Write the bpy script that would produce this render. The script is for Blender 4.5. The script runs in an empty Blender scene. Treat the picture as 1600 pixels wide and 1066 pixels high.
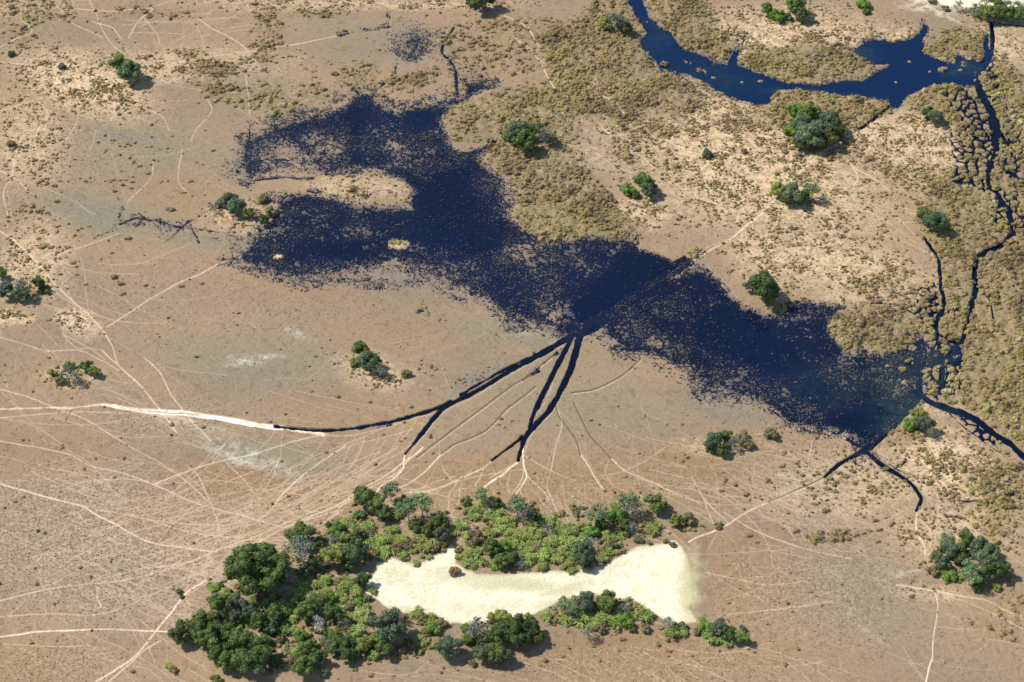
import bpy, math, random
import numpy as np
from mathutils import Vector, Matrix

SC = bpy.context.scene
COL = SC.collection
R_ = math.radians
random.seed(7)
RNG = np.random.default_rng(7)

# ------------------------------------------------------------------ camera
H_CAM, DEP, FPX = 412.0, R_(40.0), 3208.6          # height (m), downward tilt, focal length in photo pixels
cd = bpy.data.cameras.new('camera'); cam = bpy.data.objects.new('camera', cd); COL.objects.link(cam)
cam.location = (0, 0, H_CAM); cam.rotation_euler = (math.pi/2 - DEP, 0, 0)
cd.sensor_width = 36; cd.lens = 36*FPX/1600; cd.clip_start = 1; cd.clip_end = 90000
SC.camera = cam
CT, ST = math.cos(DEP), math.sin(DEP)

# ------------------------------------------------------------------ sky, sun, exposure
SUN_EL, SUN_BACK = R_(50), R_(15)
w = bpy.data.worlds.new("World"); SC.world = w; w.use_nodes = True
nt = w.node_tree; bg = nt.nodes['Background']
sky = nt.nodes.new('ShaderNodeTexSky'); sky.sky_type = 'NISHITA'; sky.sun_disc = False
sky.sun_elevation = SUN_EL; sky.sun_rotation = math.atan2(-math.cos(SUN_BACK), math.sin(SUN_BACK))
sky.air_density = 1.0; sky.dust_density = 0.6; sky.altitude = 900
nt.links.new(sky.outputs[0], bg.inputs[0]); bg.inputs[1].default_value = 0.135
sd = bpy.data.lights.new('sun', 'SUN'); sun = bpy.data.objects.new('sun', sd); COL.objects.link(sun)
sd.energy = 4.4; sd.angle = R_(0.53); sd.color = (1.0, 0.955, 0.88)
to_sun = Vector((-math.cos(SUN_EL)*math.cos(SUN_BACK), math.cos(SUN_EL)*math.sin(SUN_BACK), math.sin(SUN_EL)))
sun.rotation_mode = 'QUATERNION'; sun.rotation_quaternion = to_sun.to_track_quat('Z', 'Y')
sun.location = (-200, 500, 300)
SC.view_settings.view_transform = 'Standard'; SC.view_settings.look = 'None'
SC.view_settings.gamma = 1; SC.view_settings.exposure = 0.43

# ------------------------------------------------------------------ helpers
def row_y(py, z=0.0):
    t = (533-py)/FPX
    return (H_CAM-z)*(CT + t*ST)/(ST - t*CT)
def depth(y, z=0.0): return y*CT + (H_CAM-z)*ST
def at(px, py, z=0.0):
    """place on the plain (at height z) that was surveyed at this spot of the photograph"""
    y = row_y(py, z); return ((px-800)*depth(y, z)/FPX, y)
def to_px(x, y, z=0.0):
    d = depth(y, z); v = y*ST - (H_CAM-z)*CT
    return 800 + FPX*x/d, 533 - FPX*v/d

def sstep(a, b, x):
    t = np.clip((x-a)/(b-a), 0, 1); return t*t*(3-2*t)
def _hash(ix, iy, seed):
    h = (ix.astype(np.int64)*374761393 + iy.astype(np.int64)*668265263 + seed*1442695041) & 0x7fffffff
    h = ((h ^ (h >> 13))*1274126177) & 0x7fffffff
    h = (h ^ (h >> 16)) & 0xffffff
    return (h/float(0xffffff)).astype(np.float32)
def vnoise(x, y, seed):
    ix, iy = np.floor(x), np.floor(y); fx, fy = (x-ix).astype(np.float32), (y-iy).astype(np.float32)
    fx = fx*fx*(3-2*fx); fy = fy*fy*(3-2*fy)
    a = _hash(ix, iy, seed); b = _hash(ix+1, iy, seed); c = _hash(ix, iy+1, seed); d = _hash(ix+1, iy+1, seed)
    return (a*(1-fx)+b*fx)*(1-fy) + (c*(1-fx)+d*fx)*fy
def fbm(x, y, scale, seed, oct=4, gain=.5):
    """-1..1"""
    s = 0; amp = 1; tot = 0; f = 1/scale; ca, sa = math.cos(.6), math.sin(.6)
    xx, yy = x*f, y*f
    for o in range(oct):
        s = s + amp*(vnoise(xx, yy, seed+o*17)*2-1); tot += amp; amp *= gain
        xx, yy = (xx*ca-yy*sa)*2.03+11.3, (xx*sa+yy*ca)*2.03+5.7
    return s/tot
def worley(x, y, scale, seed, jit=.9):
    """F1, F2 (in cells) and a random number per cell"""
    xx, yy = x/scale, y/scale; ix, iy = np.floor(xx), np.floor(yy)
    f1 = np.full(xx.shape, 9., np.float32); f2 = f1.copy(); cid = np.zeros(xx.shape, np.float32)
    for dx in (-1, 0, 1):
        for dy in (-1, 0, 1):
            jx, jy = ix+dx, iy+dy
            cx = jx+.5+jit*(_hash(jx, jy, seed)-.5); cy = jy+.5+jit*(_hash(jx, jy, seed+5)-.5)
            d = np.hypot(cx-xx, cy-yy).astype(np.float32)
            m = d < f1
            f2 = np.where(m, f1, np.minimum(f2, d)); cid = np.where(m, _hash(jx, jy, seed+9), cid); f1 = np.where(m, d, f1)
    return f1, f2, cid

# ------------------------------------------------------------------ the ground sheet's grid (world metres)
STEP = 1.0
pxs = np.arange(-60, 1661, STEP); pys = np.arange(-60, 1131, STEP)
def grow(n, first, ratio): return np.cumsum(first*ratio**np.arange(n))
gx = grow(26, 3, 1.3); gxx = np.concatenate([pxs[0]-gx[::-1], pxs, pxs[-1]+gx])
gy_near = grow(10, 3, 1.5)
ys_dense = row_y(pys)
far = ys_dense[0] + grow(30, 1.5, 1.36); near = ys_dense[-1] - grow(14, 1.2, 1.42)
near = near[near > -330]
Y = np.concatenate([far[::-1], ys_dense, near]).astype(np.float64)
PYr = to_px(0, Y)[1]
NX, NY = len(gxx), len(Y)
XX = ((gxx[None, :]-800)*depth(Y)[:, None]/FPX)
YY = np.repeat(Y[:, None], NX, 1)
dense_rows = slice(len(far), len(far)+len(pys)); 
PX = np.repeat(gxx[None, :], NY, 0).astype(np.float32); PY = np.repeat(PYr[:, None], NX, 1).astype(np.float32)
INF = (PX > -62) & (PX < 1662) & (PY > -62) & (PY < 1132)

def span(x0, x1, y0, y1):
    i0 = np.searchsorted(gxx, x0); i1 = np.searchsorted(gxx, x1)
    j0 = np.searchsorted(PYr, y0); j1 = np.searchsorted(PYr, y1)
    return slice(max(j0-1, 0), min(j1+1, NY)), slice(max(i0-1, 0), min(i1+1, NX))
# a slow wobble so that hand-surveyed outlines are not smooth (in photo pixels at that spot)
WOBX = (fbm(XX, YY, 9, 101, 4)*9).astype(np.float32); WOBY = (fbm(XX, YY, 9, 202, 4)*7).astype(np.float32)

def poly(pts, soft, wob=1.0, lo=None, hi=None):
    """1 inside, 0 outside, with an edge `soft` wide"""
    pts = np.array(pts, float); m = max(soft, -(lo or 0))+14
    if lo is None: lo, hi = -soft/2, soft/2
    s = span(pts[:, 0].min()-m, pts[:, 0].max()+m, pts[:, 1].min()-m, pts[:, 1].max()+m)
    X = PX[s]+WOBX[s]*wob; Yp = PY[s]+WOBY[s]*wob
    d2 = np.full(X.shape, 1e9, np.float32); ins = np.zeros(X.shape, bool)
    for (ax, ay), (bx, by) in zip(pts, np.roll(pts, -1, 0)):
        ex, ey = bx-ax, by-ay; L = ex*ex+ey*ey+1e-6
        t = np.clip(((X-ax)*ex+(Yp-ay)*ey)/L, 0, 1)
        d2 = np.minimum(d2, (X-ax-t*ex)**2+(Yp-ay-t*ey)**2)
        c = (ay > Yp) != (by > Yp)
        ins ^= c & (X < (bx-ax)*(Yp-ay)/((by-ay) if by != ay else 1e-6)+ax)
    sdist = np.sqrt(d2)*np.where(ins, 1, -1)
    out = np.zeros((NY, NX), np.float32); out[s] = sstep(lo, hi, sdist); return out
def ell(cx, cy, rx, ry, ang=0, soft=.7, wob=1.5):
    m = max(rx, ry)*1.6+25; s = span(cx-m, cx+m, cy-m, cy+m)
    X = PX[s]+WOBX[s]*wob-cx; Yp = PY[s]+WOBY[s]*wob-cy; a = R_(ang); c, sn = math.cos(a), math.sin(a)
    q = np.hypot((X*c+Yp*sn)/rx, (-X*sn+Yp*c)/ry)
    out = np.zeros((NY, NX), np.float32); out[s] = 1-sstep(1-soft, 1+soft*.6, q); return out
def smooth(pts, n=6):
    p = np.array(pts, float)
    if len(p) < 3: return p
    q = np.vstack([2*p[0]-p[1], p, 2*p[-1]-p[-2]]); out = []
    for i in range(1, len(q)-2):
        for k in range(n):
            t = k/n
            out.append(.5*((2*q[i])+(q[i+1]-q[i-1])*t+(2*q[i-1]-5*q[i]+4*q[i+1]-q[i+2])*t*t+(-q[i-1]+3*q[i]-3*q[i+1]+q[i+2])*t**3))
    out.append(q[-2]); return np.array(out)
def line(F, pts, w0, w1=None, v=1.0, v1=None, soft=1.2, jag=0.0, wob=.12, seg=6):
    """stamp a path of half-width w0..w1 into field F (max)"""
    if w1 is None: w1 = w0
    if v1 is None: v1 = v
    p = smooth(pts, seg); n = len(p)-1
    for i in range(n):
        (ax, ay), (bx, by) = p[i], p[i+1]; t0, t1 = i/n, (i+1)/n
        m = max(w0, w1)+soft+jag+2
        s = span(min(ax, bx)-m, max(ax, bx)+m, min(ay, by)-m, max(ay, by)+m)
        X = PX[s]+WOBX[s]*wob; Yp = PY[s]+WOBY[s]*wob
        ex, ey = bx-ax, by-ay; L = ex*ex+ey*ey+1e-6
        t = np.clip(((X-ax)*ex+(Yp-ay)*ey)/L, 0, 1); u = t0+(t1-t0)*t
        d = np.hypot(X-ax-t*ex, Yp-ay-t*ey)
        ww = w0+(w1-w0)*u
        if jag: ww = ww+jag*JAG[s]
        F[s] = np.maximum(F[s], (v+(v1-v)*u)*(1-sstep(ww-soft*.5, ww+soft*.5, d)))
JAG = 1.4*fbm(XX, YY, 2.6, 333, 3).astype(np.float32)
Z0 = lambda: np.zeros((NY, NX), np.float32)

# ------------------------------------------------------------------ surveyed outlines of the flood
lagoon_w = [(437,197),(470,190),(500,186),(520,172),(550,155),(575,147),(605,165),(640,168),(668,163),(693,158),(715,148),(733,126),(752,128),(766,137),(740,150),(705,172),
 (690,186),(693,213),(712,236),(740,232),(775,222),(742,246),(760,262),(793,275),(808,307),(794,333),(799,355),(866,376),(940,374),(993,372),(1002,390),(1053,406),(1080,408),
 (1050,425),(1015,445),(983,467),(950,490),(925,508),(905,524),(893,527),(880,517),(866,512),(816,500),(783,488),(760,462),(716,447),(666,436),(600,432),(533,427),(466,436),
 (416,424),(372,408),(383,393),(400,375),(427,362),(420,345),(425,325),(437,310),(480,305),(533,313),(600,325),(643,327),(648,300),(633,283),(600,270),(566,266),(520,270),(467,262),(417,272),(385,280),(376,255),(375,222),(400,212)]
lagoon_e = [(1066,430),(1089,420),(1109,427),(1149,464),(1163,482),(1193,488),(1226,488),(1229,475),(1266,472),(1326,479),(1300,498),(1295,515),(1319,548),(1349,556),(1376,556),(1406,545),
 (1430,530),(1444,545),(1440,595),(1434,618),(1410,645),(1399,658),(1373,682),(1353,703),(1346,710),(1336,698),(1340,684),(1306,670),(1266,668),(1233,662),(1205,640),(1188,622),(1149,616),
 (1099,602),(1066,585),(1040,565),(1000,553),(975,545),(945,515),(948,500),(983,468),(1030,440)]
river = [(976,-10),(1004,-10),(1006,10),(1020,33),(1053,57),(1066,75),(1086,83),(1116,100),(1139,100),(1143,80),(1156,77),(1154,97),(1176,113),(1213,127),(1259,131),(1279,136),(1316,127),(1353,124),
 (1372,112),(1386,103),(1356,95),(1335,80),(1349,68),(1369,60),(1399,66),(1419,60),(1433,52),(1445,37),(1450,42),(1443,67),(1446,87),(1483,97),(1499,89),(1533,100),(1542,60),(1548,62),(1548,95),
 (1526,117),(1523,135),(1509,137),(1483,130),(1459,133),(1433,143),(1416,157),(1399,168),(1389,166),(1386,157),(1359,156),(1319,153),(1279,146),(1253,140),(1219,143),(1199,160),(1183,167),
 (1169,158),(1133,148),(1116,141),(1093,128),(1060,117),(1030,100),(1010,85),(998,66),(1012,45),(1000,25),(985,10)]
W = Z0()
W = np.maximum(W, .88*poly(lagoon_w, 20)); W = np.maximum(W, .52*poly(lagoon_w, 0, 2.2, -40, 8))
W = np.maximum(W, .90*poly(lagoon_e, 18)); W = np.maximum(W, .52*poly(lagoon_e, 0, 2.2, -34, 8))
W = np.maximum(W, 1.1*poly(river, 9, 1.1)); W = np.maximum(W, .5*poly(river, 0, 1.4, -14, 4))
# open, nearly weed-free water and weedier stretches
for a in [(700,300,45,60,30,.22),(560,180,25,25,0,.1),(530,385,60,25,0,.12),(720,370,80,30,10,.12),(970,450,95,28,-32,.35),(1000,415,60,20,10,.15),(660,180,22,18,0,.25),(1340,655,75,25,-20,.12),(1200,560,110,35,30,.16),(1130,500,50,40,20,.12),
          (425,245,55,34,0,-.30),(490,250,60,16,5,-.30),(500,215,70,20,-8,-.12),(600,222,40,26,0,-.20),(545,225,40,20,0,-.14),(620,172,22,14,0,-.22),(560,205,12,50,0,.14),(800,290,24,50,0,-.22),(850,390,60,20,15,-.18),(420,330,30,20,0,-.2),(470,330,60,10,0,-.15),(560,425,200,14,0,-.2),(850,470,60,20,35,-.15),(1010,520,40,16,35,-.2),(1100,590,90,14,12,-.22),(1230,640,60,14,10,-.15),(1160,520,30,12,20,-.08),(970,380,60,10,0,-.1),(1240,495,50,14,0,-.2),(1270,485,30,8,0,-.1),(672,212,18,10,0,-.25),(780,300,22,40,10,-.24),(840,415,45,28,20,-.16),(800,400,30,14,0,-.12),(620,420,120,16,3,-.24),(720,460,70,18,18,-.2),
          (1190,600,70,18,20,-.14),(1040,560,50,20,25,-.16),(1240,590,40,16,0,-.15),(860,490,30,12,30,-.2),(690,255,40,12,0,-.14),(515,240,60,14,0,-.1),(700,400,60,16,10,-.12),(1130,560,60,16,20,-.1),(1060,540,30,14,20,-.12)]:
    W += a[5]*ell(*a[:5])*(W > .3)
for a in [(655,70,45,20,10,.42),(650,60,70,28,0,.25),(250,355,60,8,3,.36),(240,352,30,4,0,.12),(745,140,45,22,-15,.40),(830,510,90,14,10,.22),(740,590,60,10,-25,.22),(390,240,26,40,0,.30),(390,330,40,10,0,.25),(120,335,80,12,8,.12),(350,375,50,8,8,.20),
          (1340,690,25,8,0,.2),(1230,650,40,14,10,.3),(640,45,50,10,0,.15),(1500,660,50,16,30,.2),(1010,95,26,24,30,.3),(1080,110,28,14,20,.3),(1250,480,30,10,0,.2),(1290,488,40,10,0,.3),(810,145,30,8,0,.2)]:
    W = np.maximum(W, a[5]*ell(*a[:5]) + 0*W)
for a in [(655,66,50,20,8,.5),(640,85,34,14,0,.48),(250,353,56,9,3,.46),(215,352,26,7,0,.5),(745,140,45,24,-15,.56),(715,110,10,40,0,.42),(400,225,30,26,0,.46)]: W = np.maximum(W, a[5]*ell(*a[:5], soft=.9))

big = fbm(XX, YY, 13, 19, 4); big = big/big.std()
W = W - np.where((W > .4) & (W < 1.0), .13*np.clip(big, 0, 1.8), 0)
# firm, reedy ground that meets the water with a sharp bank
banks = [
 [(766,143),(746,150),(707,174),(694,185),(697,213),(714,232),(735,230),(772,224),(820,230),(900,170),(1000,180),(1070,165),(1130,152),(1170,165),(1183,171),(1199,166),(1219,147),(1253,144),(1319,157),(1384,161),(1386,170),(1330,205),(1250,260),(1205,320),(1130,376),(1075,402),(1053,402),(1004,388),(995,366),(866,371),(803,352),(798,333),(812,307),(797,273),(745,250),(775,226),(1000,150),(900,110)],
 [(1085,412),(1111,424),(1151,461),(1166,479),(1193,484),(1223,485),(1227,471),(1266,468),(1330,476),(1304,499),(1299,515),(1322,545),(1349,551),(1376,551),(1404,541),(1420,528),(1440,490),(1440,380),(1300,300),(1140,378)],
 [(1158,97),(1176,109),(1213,122),(1259,126),(1279,131),(1316,121),(1353,118),(1382,102),(1352,95),(1330,80),(1345,64),(1369,56),(1399,60),(1419,54),(1430,40),(1350,20),(1200,20),(1157,70)],
 [(1449,84),(1483,93),(1499,85),(1534,95),(1538,60),(1520,40),(1455,40),(1448,66)],
 [(1414,160),(1432,147),(1459,137),(1483,134),(1505,142),(1512,200),(1500,290),(1440,360),(1300,280),(1260,262),(1398,175)],
 [(1376,684),(1400,662),(1414,650),(1440,642),(1480,652),(1540,680),(1595,730),(1590,900),(1440,790),(1430,770),(1380,725),(1358,704)],
 [(1534,118),(1600,60),(1680,60),(1680,760),(1610,720),(1570,685),(1510,640),(1462,620),(1500,540),(1530,450),(1545,405),(1590,372),(1570,300),(1560,210),(1540,150)]]
for i, b in enumerate(banks):
    m = poly(b, 7, 1.1); W = W*(1-m) + np.minimum(W, .06)*m
for a in [(520,292,125,18,4),(600,300,44,24,5),(620,385,20,9,0),(436,402,9,4,0),(650,130,50,25,-18),(1050,418,8,3,-20)]:
    m = ell(*a, soft=.35, wob=.8); W = W*(1-m)+.05*m
for a in [(1462,585,26,52,-4,.74),(1425,560,22,22,0,.74),(1490,545,22,18,-30,.72)]: W = np.maximum(W, a[5]*ell(*a[:5], wob=1))
for a in [(1452,470,9,14,0),(1488,600,16,34,-15),(1500,575,14,12,0),(1480,630,12,8,0),(1448,500,9,7,0),(1478,545,6,5,0),(1496,528,9,8,0),(1424,545,7,5,0),(1485,575,6,5,0),(1462,607,5,4,0)]:
    m = ell(*a, soft=.35, wob=.6); W = W*(1-m)+.05*m
for a in [(1422,566,6,5,0),(1412,576,7,4,0),(1457,585,14,17,5),(1413,599,5,3,0),(1452,525,11,12,0),(1473,508,8,10,0),(1465,540,8,5,0),(1388,572,4,2,0),(1475,106,5,3,0),(1516,92,7,4,0),(1499,110,5,2,0),(1452,112,3,2,0),(1420,97,3,2,0),(1340,152,16,2,0),(1190,128,5,2,0),(1160,130,3,2,0),(1095,110,10,4,20),(1075,97,8,3,20),(1115,122,5,2,0),(1400,128,3,1.5,0),(1040,100,6,3,20),(1430,655,4,2,0),(1361,118,5,2,0),(1010,35,3,2,0),(1470,108,7,5,0),(1507,103,6,3,0),(1490,98,4,2,0)]:
    m = ell(*a, soft=.35, wob=.5); W = W*(1-m)+.05*m

# channels: (points, half width start, half width end, wetness)
CH = [
 ([(1549,38),(1551,60),(1549,85),(1540,103),(1530,118),(1528,135),(1533,150),(1548,172),(1553,190)],2.4,6,1),([(1528,118),(1534,150),(1550,178),(1556,212)],4,9,1),([(1556,200),(1572,222),(1590,226)],5,2,1),([(1515,210),(1535,222),(1556,218)],2,4,1),([(1492,284),(1508,287),(1520,285)],3,2,1),([(1540,150),(1560,160),(1600,170)],1.2,1,1),([(1560,260),(1580,275),(1600,282)],1.5,1.5,1),([(1570,345),(1590,350),(1610,345)],1.5,1.5,1),([(1526,455),(1545,470),(1552,500)],1,1,1),([(1549,392),(1575,400),(1600,392)],1.2,1.2,1),
 ([(1553,188),(1556,205),(1558,225),(1552,250),(1544,275),(1546,296)],6,2.4,1),
 ([(1548,295),(1560,305),(1567,318),(1576,332),(1580,352),(1575,375),(1560,387),(1546,393),(1527,405),(1523,425),(1525,450),(1517,482),(1510,512),(1500,540),(1484,556),(1470,566)],4,4,1),
 ([(1445,373),(1455,388),(1466,405),(1469,425),(1470,448),(1475,470),(1472,488),(1462,505),(1464,530),(1471,560),(1471,590),(1470,615)],1.8,4.5,1),
 ([(1439,535),(1443,560),(1438,590),(1437,612),(1447,625),(1470,636),(1500,645),(1530,660),(1555,680),(1577,693),(1598,712),(1640,740)],5,4.6,1),
 ([(1498,487),(1480,490),(1466,500)],2.5,2.5,1),([(1516,485),(1505,487),(1490,486)],2,2,1),
 ([(1469,525),(1485,535),(1500,538)],2,3,1),([(1433,618),(1415,640),(1395,662),(1370,688),(1350,706)],10,6,1),
 ([(1395,455),(1415,462),(1430,475),(1440,492)],1.2,1.2,.75),([(1346,473),(1390,475),(1415,480),(1445,500)],1.4,1.4,.8),([(1440,495),(1450,480),(1466,472)],3,3,.8),
 ([(1350,704),(1336,713),(1318,722),(1303,733),(1288,746)],4.5,2,1),([(1350,704),(1366,717),(1381,730),(1405,743),(1425,758),(1437,775),(1438,785),(1431,799)],4,2,1),
 ([(1416,720),(1405,728),(1394,732)],1.4,1,.9),([(1401,733),(1412,738),(1424,739)],1.0,.8,.85),
 ([(1500,786),(1535,782),(1565,780),(1590,773),(1610,766)],1.1,1.6,.85),([(1528,792),(1545,784)],1,1,.8),([(1477,811),(1498,811)],1.4,1.2,.75),
 ([(1390,167),(1375,180),(1358,193),(1344,202),(1335,204)],2.4,1.5,.95),([(1157,82),(1163,68),(1172,55)],1.6,.8,.8),
 # spillway tracks
 ([(908,516),(893,527),(860,546),(830,563),(800,579),(760,603),(725,622),(700,633),(650,650),(600,662),(550,671),(500,674),(460,671),(430,667)],4.2,1.8,1),
 ([(893,524),(862,541),(830,558),(790,578),(750,600),(720,617)],2.2,1.6,.95),
 ([(705,629),(690,642),(672,662),(650,690),(633,710)],4.2,1.8,1),
 ([(900,518),(885,545),(868,578),(855,603),(843,628),(833,650),(828,668)],4,3,1),
 ([(915,512),(905,532),(897,560),(887,590),(872,620),(855,645),(835,667),(822,682),(815,700),(810,720)],5.6,2.4,1),
 ([(816,683),(800,697),(782,710),(769,720)],1.8,1.2,.95),([(868,552),(845,575),(818,595)],1.8,1.2,.85),
 ([(983,466),(950,490),(925,510),(905,522)],16,8,1),([(1070,410),(1020,440),(983,466)],9,16,1),
 ([(585,672),(600,668),(615,664)],1.2,1.2,.8),
 # thin hippo paths round the pool
 ([(710,44),(700,60),(691,80),(700,92),(711,106),(713,122),(714,148)],1.2,1.9,.95),([(533,55),(560,52),(600,46),(643,36)],1,.8,.85),([(608,42),(612,25)],.8,.6,.8),
 ([(604,130),(615,118),(622,95),(628,85)],1.6,1,.9),([(604,130),(590,142),(577,150)],1.8,1.4,.9),([(560,150),(550,135),(535,125)],1.3,1,.85),
 ([(775,222),(745,237),(715,243),(690,250),(660,262),(625,270)],2,3,1),([(572,150),(568,180),(566,210),(564,240)],3.4,3,1),([(383,285),(450,279),(495,278)],1.3,1,.9),([(413,249),(470,252),(520,255)],1.4,1.2,.85),
 ([(391,195),(390,215),(385,240)],1.4,1.4,.85),([(185,350),(215,344),(250,348),(290,357),(330,360),(372,370)],1.4,1.2,.85),([(255,382),(272,368),(290,353),(310,340)],1.3,1.2,.85),([(300,352),(313,378)],1.2,1,.85),([(250,345),(252,380)],1.1,1,.8),
 ([(150,372),(175,355),(192,330)],1,1,.75),([(367,405),(362,375)],1,1,.8),([(365,405),(400,388),(430,360)],1.2,2,.9),([(480,300),(560,308),(590,300)],1,.8,.7),
 ([(993,372),(993,388),(1003,400)],1.6,2,.9),([(1010,90),(1030,100),(1060,118),(1085,135)],1.2,1.5,.9),([(1040,85),(1070,100),(1100,112)],1.2,1.5,.9),
 ([(940,520),(1000,553),(985,576)],.9,.8,.6),([(790,440),(830,470),(860,485)],1,1,.75),([(650,490),(662,484),(668,497)],1.4,.8,.7),
 ([(1200,640),(1215,650),(1232,662),(1240,675)],1.2,1,.85),([(1187,620),(1230,640),(1245,655)],1.4,1,.85),([(1325,688),(1340,697)],2.5,2,1),
 ([(1556,38),(1580,40),(1610,42)],.9,.9,.8),([(1485,650),(1510,670),(1540,690),(1570,712)],1,1,.8),([(1520,665),(1535,683)],1,1,.8),([(1545,668),(1560,700)],1,1,.8),
 ([(995,20),(1015,50)],4,4,1),
]
C = Z0(); C2 = Z0(); C3 = Z0()
for pts, a, b, v in CH:
    if v >= .95: line(C, pts, a, b, 1, jag=1.3)
    else:
        line(C2, pts, a*.75, b*.6, v, jag=1.0, wob=.6)
        if pts[0][0] < 1000: line(C3, pts, 4, 3, .36, soft=9, wob=1.5)
bk = fbm(XX, YY, 3.5, 14, 3); C = np.maximum(C, C2*np.clip(.74+.9*bk, .2, 1)); W = np.maximum(W, C3*np.clip(.8+1.2*bk, 0, 1.3))
# thicket of water threads between the reed cushions on the right
NET = np.clip(poly([(1470,145),(1500,140),(1530,160),(1555,200),(1552,285),(1540,300),(1500,285),(1495,270),(1510,240),(1515,210),(1490,175)], 8)
      + .9*ell(1585,240,20,80) + .8*ell(1590,350,20,50)+.7*ell(1520,230,50,90)+.6*ell(1460,560,50,70)+.5*ell(1560,140,30,40) + .9*ell(1450,470,20,40) + .8*ell(1475,560,30,22) + .7*ell(1420,560,22,16)+.8*ell(1080,105,40,18,20)+.7*ell(1555,120,12,40)+.8*ell(1560,330,12,40)+.6*ell(1500,150,22,14)
      +.7*ell(1530,670,50,16,35)+.6*ell(1500,610,25,20)+.55*ell(1020,80,24,16)+.5*ell(1455,400,14,30)+.5*ell(1590,390,14,10), 0, 1)
f1, f2, cidw = worley(XX+WOBX*.12, YY+WOBY*.12, 3.3, 31)
edge = 1-sstep(.12, .40, f2-f1)
C = np.maximum(C, NET*edge*.9)
# fine drowned-grass structure
g1, g2, g3 = (q/q.std() for q in (fbm(XX, YY, 7, 11, 3), fbm(XX, YY, 2.2, 12, 3), fbm(XX, YY, .85, 13, 2)))
fa, fb, _ = worley(XX+WOBX*.25, YY+WOBY*.25, 4.2, 41); thread = 1-sstep(0, .13, fb-fa)
fa, fb, _ = worley(XX+WOBX*.2, YY+WOBY*.2, 1.9, 43); thread2 = 1-sstep(0, .2, fb-fa)
Wn = W + (.07*g1 + .07*g2 + .10*g3)*np.where(W > 1, .3, 1) + np.where(W > .2, .36*thread+.22*thread2-.12, 0)*np.clip(W*2, 0, 1)
fa, fb, _ = worley(XX+WOBX*.7+2.5*g1, YY+WOBY*.7+2*g2, 8.5, 47); vein = (1-sstep(0, .075, fb-fa))*sstep(.1, .3, W)*(g1 > -.6)
Wn = Wn + .42*vein*(W < .95)
Wn = np.where(W < .13, np.minimum(Wn, .3), Wn)
Wn = np.maximum(Wn, C*1.15)
wet = Wn - .55                                        # > 0 : under water

# ------------------------------------------------------------------ vegetation / soil masks
def zones(lst):
    F = Z0()
    for a in lst: F = np.maximum(F, (a[5] if len(a) > 5 else 1)*ell(*a[:5]))
    return F
MARSH = np.maximum.reduce([poly(p, 30, 1.9) for p in [
 [(692,182),(720,163),(790,152),(860,130),(850,60),(900,20),(950,-20),(985,-20),(1000,60),(1030,105),(1100,155),(1060,190),(980,200),(900,185),(880,235),(770,226),(745,250),(800,275),(812,307),(797,333),(803,352),(866,372),(995,372),(990,345),(950,320),(930,270),(880,235)],
 [(1154,97),(1176,111),(1213,124),(1259,128),(1279,133),(1316,123),(1353,120),(1386,102),(1352,95),(1320,72),(1280,62),(1230,75),(1180,80)],
 [(1448,86),(1452,65),(1500,52),(1542,60),(1546,80),(1533,98),(1483,95)],
 [(1190,172),(1253,142),(1319,155),(1386,159),(1388,172),(1345,198),(1230,195)],
 [(1532,112),(1570,90),(1600,120),(1680,120),(1680,760),(1600,705),(1560,672),(1500,632),(1462,616),(1500,540),(1530,450),(1545,405),(1590,372),(1570,300),(1560,210),(1530,150)],
 [(1430,345),(1450,290),(1500,270),(1545,290),(1580,350),(1547,395),(1525,420),(1525,460),(1515,500),(1480,560),(1455,530),(1430,525),(1440,480),(1470,450),(1465,400)],
 [(1295,515),(1302,498),(1345,474),(1420,474),(1440,500),(1425,532),(1376,556),(1319,549)],
 [(1005,-20),(1100,-20),(1120,40),(1150,75),(1110,100),(1066,74),(1020,30)],
 [(1455,530),(1490,540),(1530,440),(1560,500),(1500,640),(1462,620),(1452,570)],[(1500,280),(1530,180),(1515,120),(1560,110),(1590,200),(1590,340),(1540,330)],
 [(1416,158),(1459,133),(1510,138),(1550,200),(1520,250),(1480,200),(1440,180)]]])
MARSH = np.maximum(MARSH, zones([(1422,566,9,8),(1412,576,10,6),(1457,585,17,20,5),(1413,599,7,5),(1452,525,14,15),(1473,508,11,13),(1465,540,11,8),(1488,600,19,37,-15),(1500,575,17,15),(1480,630,15,11),(1448,500,12,10),(1478,545,9,8),(1496,528,12,11),(1424,545,10,8),(1485,575,9,8),(1452,470,12,17),(1470,108,10,7),(1507,103,8,5),(1516,92,8,6),(1475,106,7,5),(1095,110,13,7,20),(1075,97,11,6,20),(1040,100,9,6,20),(650,125,45,16,-22,.9),(735,192,48,30,10,.8),(860,330,60,30,0,.6),(500,20,60,14,0,.35),(230,20,80,14,0,.3),(780,80,120,50,0,.4),(1010,200,60,30,0,.5),(1120,480,40,10,30,.3),(1330,250,160,12,10,.35),(1250,270,40,10,0,.4),(560,125,38,22,10,.7),(415,50,28,50,0,.6),(330,112,45,14,5,.7),(370,150,70,18,10,.7),(300,85,30,12,0,.5),(430,155,40,22,20,.8),(60,20,60,25,0,.5),(30,60,30,20,0,.4),(760,75,40,8,0,.6),
  (800,50,60,30,0,.45),(1400,680,40,20,-10,.6),(1560,760,50,60,0,.55),(1580,960,30,50,0,.5),(1530,980,40,12,10,.4),(1290,840,40,12,0,.35),(40,330,40,20,0,.3),(620,383,9,5,0,.7),(560,295,12,5,0,.6),(1010,250,80,30,20,.3),(1160,190,60,12,0,.5),(1440,290,60,40,20,.3),
  (1560,820,40,30,0,.5),(745,135,50,10,-10,.4),(480,150,30,20,0,.5),(1090,400,40,12,-20,.5),(1550,30,60,20,0,.3),(1240,480,60,8,0,.5),(1390,450,60,25,0,.4)]))
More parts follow.
